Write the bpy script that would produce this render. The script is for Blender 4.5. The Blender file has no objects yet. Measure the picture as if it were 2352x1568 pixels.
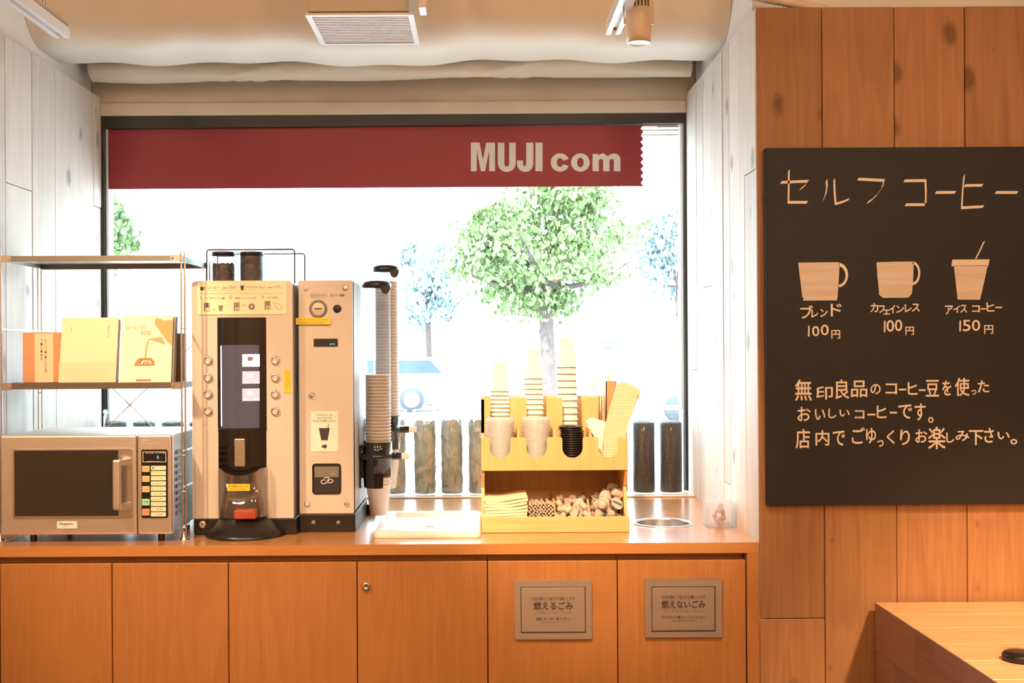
import bpy, bmesh, math, random
from mathutils import Vector, Matrix, Euler
random.seed(7)
SC = bpy.context.scene
COL = bpy.context.collection
# ------------------------------------------------------------------ camera, world, sun, lights, exposure
F, D, ZC, PX, PY, ROLL = 2565.0, 2.7, 1.3275, 1110.0, 795.0, math.radians(0.33)
CT = 0.85                                   # counter top height
cd = bpy.data.cameras.new('camera'); cam = bpy.data.objects.new('camera', cd); COL.objects.link(cam)
cam.location = (0, -D, ZC)
cam.matrix_world = Matrix.Translation((0, -D, ZC)) @ Matrix.Rotation(math.pi/2, 4, 'X') @ Matrix.Rotation(-ROLL, 4, 'Z')
cd.lens = F*36/2352; cd.sensor_width = 36
cd.shift_x = (1176-PX)/2352; cd.shift_y = (PY-784)/2352
cd.clip_start = .05; cd.clip_end = 300
SC.camera = cam
SC.view_settings.view_transform = 'Standard'; SC.view_settings.look = 'None'
SC.view_settings.exposure = 0.85; SC.view_settings.gamma = 1; SC.view_settings.use_curve_mapping = False
SC.cycles.use_denoising = True
SC.cycles.max_bounces = 10; SC.cycles.transparent_max_bounces = 40; SC.cycles.sample_clamp_indirect = 6
SC.cycles.caustics_reflective = False; SC.cycles.caustics_refractive = False
W = bpy.data.worlds.new('world'); SC.world = W; W.use_nodes = True
bg = W.node_tree.nodes['Background']; bg.inputs[0].default_value = (.72, .88, 1, 1); bg.inputs[1].default_value = 5.3

def light(kind, name, loc, energy, color, aim=None, **k):
    l = bpy.data.lights.new(name, kind); l.energy = energy; l.color = color
    for a, b in k.items(): setattr(l, a, b)
    o = bpy.data.objects.new(name, l); COL.objects.link(o); o.location = loc
    if aim is not None:
        d = Vector(aim)-Vector(loc); o.rotation_euler = d.to_track_quat('-Z', 'Y').to_euler()
    return o
light('SUN', 'sun', (0, -20, 30), 10.0, (1, .96, .88), aim=(6, -2, 0), angle=.01)
po = light('AREA', 'window_portal', (-.32, 1.02, 1.45), 1, (1, 1, 1), aim=(-.32, 0, 1.45), shape='RECTANGLE', size=1.95, size_y=1.3)
po.data.cycles.is_portal = True
WARM = (1, .67, .41)
SPOTS = [  # location, aim, energy, cone degrees, blend, radius
    ((-.15, -1.25, 2.55), (.30, .20, 1.02), 170, 27, .7, .03),     # on the wooden organizer
    ((-1.35, -1.0, 2.5), (-.85, .16, 1.12), 66, 40, .7, .025),   # on the books
    ((-.15, -1.5, 2.6), (-.33, .2, 1.02), 42, 44, .9, .03),
    ((-1.45, -1.1, 2.5), (-.55, .16, 1.08), 30, 44, .6, .02),      # from the left, past the rack posts
    ((-.9, -1.7, 2.6), (-.75, 0, .62), 26, 52, .7, .04),        # left cabinet doors
    ((.55, -1.8, 2.6), (.35, 0, .65), 13, 60, .8, .05),  # added wide fill over the right cabinet doors
    ((1.5, -1.7, 2.6), (1.05, 0, .80), 15, 70, .8, .05),          # added wide fill on the wood wall and board
    ((.95, -1.7, 2.6), (1.0, 0, 1.4), 4, 100, .9, .08),  # added very wide fill on the wall, not a known lamp
    ((1.6, -1.5, 2.6), (1.3, -.5, .7), 230, 36, .8, .05),  # added to brighten the block table top, no such lamp known
]
for i, (l, a, e, ang, bl, r) in enumerate(SPOTS):
    light('SPOT', 'spot_and_fill', l, e, WARM, aim=a, spot_size=math.radians(ang), spot_blend=bl, shadow_soft_size=r)
for x in (-1.6, 0, 1.6):
    light('POINT', 'room_fill', (x, -3.6, 2.5), 34, WARM, shadow_soft_size=.15)  # unseen fill lights, added to brighten the room that the steel reflects

# ------------------------------------------------------------------ coordinates: a pixel of the photograph at depth Y gives the place in the room
def P(px, py, Y):
    a, b = px-PX, py-PY
    dx = a*math.cos(ROLL)-b*math.sin(ROLL); dy = a*math.sin(ROLL)+b*math.cos(ROLL)
    k = (D+Y)/F
    return dx*k, ZC-dy*k
def XX(px, Y, py=PY): return P(px, py, Y)[0]
def ZZ(py, Y, px=PX): return P(px, py, Y)[1]
def R(px0, px1, py0, py1, Y):      # rectangle of pixels -> x0,x1,z0,z1
    a = P(px0, (py0+py1)/2, Y)[0]; b = P(px1, (py0+py1)/2, Y)[0]
    t = P((px0+px1)/2, py0, Y)[1]; u = P((px0+px1)/2, py1, Y)[1]
    return a, b, u, t

# ------------------------------------------------------------------ materials
MATS = {}
def nodes(name):
    m = bpy.data.materials.new(name); m.use_nodes = True
    nt = m.node_tree; return m, nt, nt.nodes['Principled BSDF']
def setp(b, **k):
    for a, v in k.items():
        a = {'rough': 'Roughness', 'metal': 'Metallic', 'coat': 'Coat Weight', 'coatr': 'Coat Roughness', 'spec': 'Specular IOR Level', 'alpha': 'Alpha',
             'sss': 'Subsurface Weight', 'trans': 'Transmission Weight', 'aniso': 'Anisotropic', 'emit': 'Emission Strength', 'sheen': 'Sheen Weight'}[a]
        b.inputs[a].default_value = v
def N(nt, t, **k):
    n = nt.nodes.new(t)
    for a, v in k.items(): setattr(n, a, v)
    return n
def plain(name, c, rough=.5, var=.04, vscale=30, bump=0, bscale=200, ecol=None, **k):
    m, nt, b = nodes(name); L = nt.links
    tc = N(nt, 'ShaderNodeTexCoord'); no = N(nt, 'ShaderNodeTexNoise'); no.inputs['Scale'].default_value = vscale; no.inputs['Detail'].default_value = 4
    L.new(tc.outputs['Object'], no.inputs['Vector'])
    mx = N(nt, 'ShaderNodeMix', data_type='RGBA'); L.new(no.outputs['Fac'], mx.inputs[0])
    mx.inputs[6].default_value = tuple(max(0, v*(1-var*2)) for v in c)+(1,); mx.inputs[7].default_value = tuple(min(1, v*(1+var*2)) for v in c)+(1,)
    L.new(mx.outputs[2], b.inputs['Base Color']); setp(b, rough=rough, **k)
    if ecol:
        b.inputs['Emission Color'].default_value = ecol+(1,)
    if bump:
        n2 = N(nt, 'ShaderNodeTexNoise'); n2.inputs['Scale'].default_value = bscale; L.new(tc.outputs['Object'], n2.inputs['Vector'])
        bp = N(nt, 'ShaderNodeBump'); bp.inputs['Strength'].default_value = bump; bp.inputs['Distance'].default_value = .002
        L.new(n2.outputs['Fac'], bp.inputs['Height']); L.new(bp.outputs[0], b.inputs['Normal'])
    return m
def wood(name, light_c, dark_c, axis='Z', rings=9, fine=90, rough=.5, knots=0, coat=0, rnd=.0, ringmix=.5, spec=.5, off=0):
    """grain runs along axis; per-plank random value comes from the face attribute rnd"""
    m, nt, b = nodes(name); L = nt.links
    geo = N(nt, 'ShaderNodeNewGeometry')
    at = N(nt, 'ShaderNodeAttribute', attribute_name='rnd')
    va = N(nt, 'ShaderNodeVectorMath', operation='MULTIPLY_ADD')
    cv = N(nt, 'ShaderNodeCombineXYZ')
    for i in range(3): L.new(at.outputs['Fac'], cv.inputs[i])
    L.new(cv.outputs[0], va.inputs[0]); va.inputs[1].default_value = (7.3, 11.7, 5.1); L.new(geo.outputs['Position'], va.inputs[2])
    st = {'X': (.09, 1, 1), 'Y': (1, .09, 1), 'Z': (1, 1, .09)}[axis]
    sc = N(nt, 'ShaderNodeVectorMath', operation='MULTIPLY'); L.new(va.outputs[0], sc.inputs[0]); sc.inputs[1].default_value = st
    ad = N(nt, 'ShaderNodeVectorMath', operation='ADD'); L.new(sc.outputs[0], ad.inputs[0]); ad.inputs[1].default_value = (off, off*.7, off*.3)
    n1 = N(nt, 'ShaderNodeTexNoise'); n1.inputs['Scale'].default_value = 5; n1.inputs['Detail'].default_value = 2; L.new(ad.outputs[0], n1.inputs['Vector'])
    mu = N(nt, 'ShaderNodeMath', operation='MULTIPLY'); L.new(n1.outputs['Fac'], mu.inputs[0]); mu.inputs[1].default_value = rings*2.2
    si = N(nt, 'ShaderNodeMath', operation='FRACT'); L.new(mu.outputs[0], si.inputs[0])
    cr = N(nt, 'ShaderNodeValToRGB'); L.new(si.outputs[0], cr.inputs[0])
    cr.color_ramp.elements[0].color = (0, 0, 0, 1); cr.color_ramp.elements[1].color = (1, 1, 1, 1); cr.color_ramp.elements[1].position = .88
    e = cr.color_ramp.elements.new(1.0); e.color = (0, 0, 0, 1)
    s2 = N(nt, 'ShaderNodeVectorMath', operation='MULTIPLY'); L.new(va.outputs[0], s2.inputs[0]); s2.inputs[1].default_value = {'X': (.03, 1, 1), 'Y': (1, .03, 1), 'Z': (1, 1, .03)}[axis]
    n2 = N(nt, 'ShaderNodeTexNoise'); n2.inputs['Scale'].default_value = fine; n2.inputs['Detail'].default_value = 5; n2.inputs['Roughness'].default_value = .65; L.new(s2.outputs[0], n2.inputs['Vector'])
    n3 = N(nt, 'ShaderNodeTexNoise'); n3.inputs['Scale'].default_value = 3; n3.inputs['Detail'].default_value = 3; L.new(ad.outputs[0], n3.inputs['Vector'])
    m1 = N(nt, 'ShaderNodeMix', data_type='FLOAT'); m1.inputs[0].default_value = ringmix
    n2r = N(nt, 'ShaderNodeMapRange'); L.new(n2.outputs['Fac'], n2r.inputs[0]); n2r.inputs[1].default_value = .3; n2r.inputs[2].default_value = .7; L.new(n2r.outputs[0], m1.inputs[2]); L.new(cr.outputs[0], m1.inputs[3])
    m2 = N(nt, 'ShaderNodeMix', data_type='FLOAT'); m2.inputs[0].default_value = .3; L.new(m1.outputs[0], m2.inputs[2]); L.new(n3.outputs['Fac'], m2.inputs[3])
    mx = N(nt, 'ShaderNodeMix', data_type='RGBA'); L.new(m2.outputs[0], mx.inputs[0]); mx.inputs[6].default_value = dark_c+(1,); mx.inputs[7].default_value = light_c+(1,)
    col = mx.outputs[2]
    if rnd:
        hv = N(nt, 'ShaderNodeHueSaturation')
        mr = N(nt, 'ShaderNodeMapRange'); L.new(at.outputs['Fac'], mr.inputs[0]); mr.inputs[3].default_value = 1-rnd; mr.inputs[4].default_value = 1+rnd*.6
        L.new(mr.outputs[0], hv.inputs['Value']); L.new(col, hv.inputs['Color']); col = hv.outputs[0]
    if knots:
        sp_ = N(nt, 'ShaderNodeSeparateXYZ'); L.new(va.outputs[0], sp_.inputs[0]); ix = {'X': 0, 'Y': 1, 'Z': 2}[axis]; oth = [k for k in range(3) if k != ix]
        su = N(nt, 'ShaderNodeMath', operation='ADD'); L.new(sp_.outputs[oth[0]], su.inputs[0]); L.new(sp_.outputs[oth[1]], su.inputs[1])
        ml = N(nt, 'ShaderNodeMath', operation='MULTIPLY'); L.new(sp_.outputs[ix], ml.inputs[0]); ml.inputs[1].default_value = .62
        vs = N(nt, 'ShaderNodeCombineXYZ'); L.new(su.outputs[0], vs.inputs[0]); L.new(ml.outputs[0], vs.inputs[1])
        wn = N(nt, 'ShaderNodeTexNoise'); wn.inputs['Scale'].default_value = 40; L.new(vs.outputs[0], wn.inputs['Vector'])
        wm = N(nt, 'ShaderNodeVectorMath', operation='MULTIPLY_ADD'); L.new(wn.outputs['Color'], wm.inputs[0]); wm.inputs[1].default_value = (.014, .014, 0); L.new(vs.outputs[0], wm.inputs[2])
        vo = N(nt, 'ShaderNodeTexVoronoi', voronoi_dimensions='2D'); vo.inputs['Scale'].default_value = 8.0; L.new(wm.outputs[0], vo.inputs['Vector'])
        sx = N(nt, 'ShaderNodeSeparateColor'); L.new(vo.outputs['Color'], sx.inputs[0])
        th = N(nt, 'ShaderNodeMapRange'); L.new(sx.outputs[0], th.inputs[0]); th.inputs[1].default_value = 1-knots; th.inputs[2].default_value = 1; th.inputs[3].default_value = 0.0; th.inputs[4].default_value = .17
        sb = N(nt, 'ShaderNodeMath', operation='SUBTRACT'); L.new(th.outputs[0], sb.inputs[0]); L.new(vo.outputs['Distance'], sb.inputs[1])
        k1 = N(nt, 'ShaderNodeMapRange'); L.new(sb.outputs[0], k1.inputs[0]); k1.inputs[1].default_value = -.03; k1.inputs[2].default_value = .08; k1.inputs[4].default_value = .7
        k1.clamp = True
        mk = N(nt, 'ShaderNodeMix', data_type='RGBA'); L.new(k1.outputs[0], mk.inputs[0]); L.new(col, mk.inputs[6]); mk.inputs[7].default_value = tuple(v*.33 for v in dark_c)+(1,)
        col = mk.outputs[2]
    L.new(col, b.inputs['Base Color'])
    bp = N(nt, 'ShaderNodeBump'); bp.inputs['Strength'].default_value = .12; bp.inputs['Distance'].default_value = .001
    L.new(n2.outputs['Fac'], bp.inputs['Height']); L.new(bp.outputs[0], b.inputs['Normal'])
    setp(b, rough=rough, coat=coat, spec=spec); b.inputs['Coat Roughness'].default_value = .2
    return m
def metal(name, c, rough=.3, axis='X', var=.1, scale=300):
    m, nt, b = nodes(name); L = nt.links
    tc = N(nt, 'ShaderNodeTexCoord'); mp = N(nt, 'ShaderNodeMapping'); L.new(tc.outputs['Object'], mp.inputs[0])
    mp.inputs['Scale'].default_value = {'X': (.02, 1, 1), 'Z': (1, 1, .02), 'N': (1, 1, 1)}[axis]
    no = N(nt, 'ShaderNodeTexNoise'); no.inputs['Scale'].default_value = scale; L.new(mp.outputs[0], no.inputs['Vector'])
    mr = N(nt, 'ShaderNodeMapRange'); L.new(no.outputs['Fac'], mr.inputs[0]); mr.inputs[3].default_value = rough*(1-var*2); mr.inputs[4].default_value = rough*(1+var*2)
    L.new(mr.outputs[0], b.inputs['Roughness']); b.inputs['Base Color'].default_value = c+(1,); setp(b, metal=1.0)
    return m
def clear(name, tint=(1, 1, 1), refl=.12, rough=.03, body=0.0, bodyc=(.9, .9, .9)):
    """thin clear sheet: see-through with a fresnel gloss, optional milky body"""
    m = bpy.data.materials.new(name); m.use_nodes = True; nt = m.node_tree; L = nt.links; nt.nodes.clear()
    out = N(nt, 'ShaderNodeOutputMaterial'); tr = N(nt, 'ShaderNodeBsdfTransparent'); gl = N(nt, 'ShaderNodeBsdfGlossy')
    tr.inputs[0].default_value = tint+(1,); gl.inputs['Roughness'].default_value = rough
    lw = N(nt, 'ShaderNodeLayerWeight'); lw.inputs[0].default_value = .35
    mu = N(nt, 'ShaderNodeMath', operation='MULTIPLY_ADD'); L.new(lw.outputs['Fresnel'], mu.inputs[0]); mu.inputs[1].default_value = refl*3; mu.inputs[2].default_value = refl*.35; mu.use_clamp = True
    mx = N(nt, 'ShaderNodeMixShader'); L.new(mu.outputs[0], mx.inputs[0]); L.new(tr.outputs[0], mx.inputs[1]); L.new(gl.outputs[0], mx.inputs[2])
    o = mx.outputs[0]
    if body:
        df = N(nt, 'ShaderNodeBsdfDiffuse'); df.inputs[0].default_value = bodyc+(1,); tl = N(nt, 'ShaderNodeBsdfTranslucent'); tl.inputs[0].default_value = bodyc+(1,)
        ms = N(nt, 'ShaderNodeMixShader'); ms.inputs[0].default_value = .5; L.new(df.outputs[0], ms.inputs[1]); L.new(tl.outputs[0], ms.inputs[2])
        m2 = N(nt, 'ShaderNodeMixShader'); m2.inputs[0].default_value = body; L.new(o, m2.inputs[1]); L.new(ms.outputs[0], m2.inputs[2]); o = m2.outputs[0]
    L.new(o, out.inputs[0]); return m
def speck(name, c1, c2, scale, rough=.5, stretch=(1, 1, 1), **k):   # granular colour (beans, leaves)
    m, nt, b = nodes(name); L = nt.links
    tc = N(nt, 'ShaderNodeTexCoord'); mp = N(nt, 'ShaderNodeMapping'); mp.inputs['Scale'].default_value = stretch; L.new(tc.outputs['Object'], mp.inputs[0])
    vo = N(nt, 'ShaderNodeTexVoronoi'); vo.inputs['Scale'].default_value = scale; L.new(mp.outputs[0], vo.inputs['Vector'])
    sx = N(nt, 'ShaderNodeSeparateColor'); L.new(vo.outputs['Color'], sx.inputs[0])
    mx = N(nt, 'ShaderNodeMix', data_type='RGBA'); L.new(sx.outputs[0], mx.inputs[0]); mx.inputs[6].default_value = c1+(1,); mx.inputs[7].default_value = c2+(1,)
    L.new(mx.outputs[2], b.inputs['Base Color']); setp(b, rough=rough, **k)
    bp = N(nt, 'ShaderNodeBump'); bp.inputs['Strength'].default_value = .7; bp.inputs['Distance'].default_value = .003; L.new(vo.outputs['Distance'], bp.inputs['Height']); bp.invert = True
    L.new(bp.outputs[0], b.inputs['Normal']); return m

M = MATS
M['oak'] = wood('oak_veneer', (.49, .215, .068), (.34, .13, .036), 'Z', rings=7, fine=240, rough=.38, ringmix=.32)
M['oak_x'] = wood('oak_counter', (.58, .27, .085), (.44, .18, .05), 'X', rings=5, fine=220, rough=.3, ringmix=.3, coat=1.0)
M['cedar'] = wood('cedar_planks', (.46, .225, .088), (.27, .115, .042), 'Z', rings=8, fine=130, rough=.6, knots=.6, rnd=.2, ringmix=.36)
M['pale_cedar'] = wood('pale_planks', (.79, .73, .66), (.57, .51, .45), 'Z', rings=6, fine=120, rough=.62, knots=.5, rnd=.14, ringmix=.3)
M['pine'] = wood('pine_board', (.80, .52, .22), (.62, .34, .12), 'Z', rings=7, fine=200, rough=.45, ringmix=.28)
M['pine_x'] = wood('pine_board_flat', (.80, .56, .26), (.66, .40, .15), 'X', rings=7, fine=180, rough=.45, ringmix=.28)
M['block_x'] = wood('block_top', (.78, .50, .26), (.56, .29, .12), 'X', rings=6, fine=110, rough=.25, knots=.3, rnd=.14, coat=.5, ringmix=.3)
M['block_end'] = wood('block_end', (.44, .27, .22), (.28, .15, .12), 'Y', rings=11, fine=20, rough=.45, rnd=.12, ringmix=.4)
M['paint'] = plain('painted_concrete', (.60, .54, .45), .75, .05, 4, bump=.25, bscale=35)
M['paint_w'] = plain('white_painted_concrete', (.82, .79, .74), .75, .04, 5, bump=.2, bscale=40)
M['duct'] = plain('duct_wrap', (.76, .68, .56), .55, .03, 6, bump=.35, bscale=22)
M['plaster'] = plain('room_plaster', (.70, .58, .45), .8)
M['tan'] = plain('tan_louvre', (.60, .49, .40), .5, .01)
M['floor'] = wood('floor_boards', (.32, .18, .09), (.22, .11, .05), 'Y', rnd=.1)
M['frame'] = plain('dark_frame', (.016, .016, .015), .45)
M['alu'] = metal('aluminium', (.62, .66, .68), .35, 'Z')
M['white'] = plain('white_plastic', (.82, .80, .77), .35, .01)
M['whitem'] = plain('white_enamel', (.78, .74, .70), .3, .01)
M['lamp_white'] = plain('lamp_enamel', (.80, .66, .50), .35, .01)
M['machine'] = plain('machine_grey_panel', (.62, .55, .48), .33, .01, coat=.25)
M['machine_side'] = plain('machine_side', (.20, .175, .15), .4, .02)
M['machine_blue'] = plain('grey_side_panel', (.55, .58, .62), .4, .02)
M['machine_bay'] = plain('dark_bay', (.045, .032, .026), .25, .02)
M['black'] = plain('black_plastic', (.012, .010, .010), .28, .02)
M['gloss'] = plain('black_gloss', (.008, .006, .006), .08, 0, coat=.6)
M['matteblack'] = plain('matte_black', (.02, .018, .017), .6)
M['steel'] = metal('brushed_steel', (.82, .77, .72), .36, 'X')
M['steel_n'] = metal('satin_steel', (.72, .68, .63), .25, 'N')
M['steel_d'] = metal('dull_steel', (.60, .53, .47), .45, 'X')
M['chrome'] = metal('chrome', (.85, .84, .82), .08, 'N')
M['rack'] = metal('rack_steel', (.27, .245, .22), .35, 'X')
M['rackwire'] = metal('rack_rod', (.70, .66, .60), .25, 'N')
M['side_reflect'] = plain('dark_side_reflection', (.02, .022, .03), .35)  # dark reflection on the oven's steel side, put into the colour
M['red'] = plain('red_film', (.26, .020, .034), .5, .03, 3)
M['letter'] = plain('letter_grey', (.62, .64, .68), .5, .01)
M['board'] = plain('blackboard', (.0085, .0075, .0072), .65, .10, 3)
M['chalk'] = plain('chalk_paint', (.76, .66, .55), .8, .05, 60)
M['chalkfill'] = wood('chalk_fill', (.74, .64, .54), (.50, .43, .37), 'X', rings=2, fine=110, rough=.8, ringmix=.0)
M['paper'] = plain('paper', (.86, .82, .72), .7, .01)
M['cream'] = plain('cream_paper', (.84, .73, .50), .6, .01)
M['kraft'] = plain('kraft_board', (.52, .26, .12), .7, .06, 40)
M['kraft_l'] = plain('light_card', (.74, .55, .36), .7, .03, 20)
M['bookcream'] = plain('book_cream', (.86, .80, .60), .5, .02)
M['booktan'] = plain('book_tan', (.78, .64, .44), .6, .03)
M['bookband'] = plain('book_band', (.72, .56, .36), .6, .03)
M['pages'] = plain('book_pages', (.42, .40, .36), .8, .1, 200)
M['brownbook'] = plain('brown_cover', (.16, .07, .04), .6)
M['orange'] = plain('orange_print', (.66, .34, .13), .6)
M['brown'] = plain('brown_print', (.42, .19, .07), .6)
M['yellow'] = plain('yellow_sticker', (.84, .58, .03), .5, .01)
M['ink'] = plain('ink', (.045, .035, .03), .6)
M['inkgrey'] = plain('ink_grey', (.22, .17, .13), .6)
M['inkyel'] = plain('ink_olive', (.30, .22, .03), .6)
M['cup'] = plain('paper_cup', (.88, .80, .72), .55, .01)
M['cup2'] = plain('cream_paper_cup', (.86, .80, .66), .55, .01)
M['blacklid'] = plain('black_lid', (.022, .018, .016), .25, .02)
M['clearlid'] = clear('clear_lid', (1, 1, 1), .07, .15, .36, (1, .98, .96))
M['glass'] = clear('window_glass', (.97, .99, .99), .05, .01)
M['tube'] = clear('clear_tube', (.97, .985, 1), .06, .04, .03, (.8, .85, .95))
M['shield'] = clear('clear_shield', (.93, .92, .91), .16, .04, .02)
M['jar'] = clear('jar_glass', (.97, .99, .99), .10, .02, .03)
M['hopper'] = clear('hopper_glass', (.85, .93, .96), .12, .03, .04, (.8, .9, .95))
M['frost'] = clear('frosted_plastic', (.95, .95, .95), .08, .2, .2, (.86, .86, .88))
M['beans'] = speck('coffee_beans', (.045, .024, .016), (.16, .075, .04), 260, .4)
M['darkbean'] = speck('dark_beans', (.016, .013, .014), (.065, .035, .028), 330, .35)
M['ground'] = speck('green_leaf_bits', (.13, .18, .14), (.26, .32, .25), 200, .6)
M['leafd'] = plain('dried_leaf', (.47, .46, .37), .6, .2, 25)
M['leafd2'] = plain('dried_leaf_brown', (.52, .42, .32), .6, .2, 25)
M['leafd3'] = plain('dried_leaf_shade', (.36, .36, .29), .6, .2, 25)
M['pod'] = plain('milk_pod', (.60, .49, .40), .35, .02, sss=0)
M['podtop'] = plain('milk_pod_film', (.60, .50, .44), .3, .03)
M['podgreen'] = plain('green_print', (.03, .16, .13), .4)
M['sleeve'] = None
M['napkin'] = plain('napkin', (.84, .72, .50), .85, .02, 60)
M['straw'] = plain('straw_paper', (.84, .72, .55), .6, .05, 50)
M['stick'] = plain('sugar_stick', (.60, .47, .36), .6, .12, 90)
M['redor'] = plain('orange_red_grill', (.90, .12, .04), .35, .05)
M['tray'] = plain('white_tray', (.84, .80, .76), .3, .01)
M['screen'] = plain('screen', (.03, .025, .03), .08, 0, coat=1.0, ecol=(.35, .34, .45), emit=.10)
M['screenlit'] = plain('screen_tile', (.5, .5, .5), .2, 0, ecol=(1, .93, .86), emit=.9)
M['screengrey'] = plain('screen_tile_grey', (.3, .3, .32), .2, 0, ecol=(.62, .58, .68), emit=.42)
M['screenblue'] = plain('screen_edge', (.4, .4, .5), .2, 0, ecol=(.78, .80, 1.0), emit=1.0)
M['lcd'] = plain('lcd', (.03, .03, .03), .15, 0)
M['lcdt'] = plain('lcd_text', (.1, .4, .5), .3, 0, ecol=(.1, .75, .9), emit=.8)
M['btnw'] = plain('button_cream', (.86, .78, .52), .4, .01)
M['btno'] = plain('button_orange', (.84, .50, .25), .4, .01)
M['btng'] = plain('button_green', (.30, .72, .42), .4, .01)
M['btnr'] = plain('button_red', (.85, .33, .16), .4, .01)
M['ovenglass'] = plain('oven_glass', (.022, .018, .015), .07, .0, coat=1.0)
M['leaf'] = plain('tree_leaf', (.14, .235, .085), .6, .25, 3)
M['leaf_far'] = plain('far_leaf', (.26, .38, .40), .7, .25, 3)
M['bark'] = plain('bark', (.095, .075, .072), .9, .2, 20, bump=.6, bscale=30)
M['asphalt'] = plain('street_paving', (.6, .6, .6), .9, .05, 2)
M['carwhite'] = plain('car_white', (.80, .82, .84), .3, .01)
M['cardark'] = plain('car_window', (.035, .06, .10), .15, .02)
M['tyre'] = plain('tyre', (.045, .06, .08), .8)
M['facade'] = plain('facade', (.75, .76, .77), .8, .03, 1)
M['facwin'] = plain('facade_window', (.36, .47, .49), .2)
M['redpole'] = plain('red_pole', (.45, .12, .12), .5)
M['greenmark'] = plain('green_mark', (.06, .16, .13), .5)
def corr():
    m = plain('corrugated_sleeve', (.80, .66, .40), .8, .03, 30); nt = m.node_tree; b = nt.nodes['Principled BSDF']
    tc = N(nt, 'ShaderNodeTexCoord'); wv = N(nt, 'ShaderNodeTexWave'); wv.bands_direction = 'Z'; wv.inputs['Scale'].default_value = 75; wv.inputs['Distortion'].default_value = .3
    nt.links.new(tc.outputs['Object'], wv.inputs['Vector']); bp = N(nt, 'ShaderNodeBump'); bp.inputs['Strength'].default_value = .5; bp.inputs['Distance'].default_value = .002
    nt.links.new(wv.outputs['Fac'], bp.inputs['Height']); nt.links.new(bp.outputs[0], b.inputs['Normal']); return m
M['sleeve'] = corr()

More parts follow.
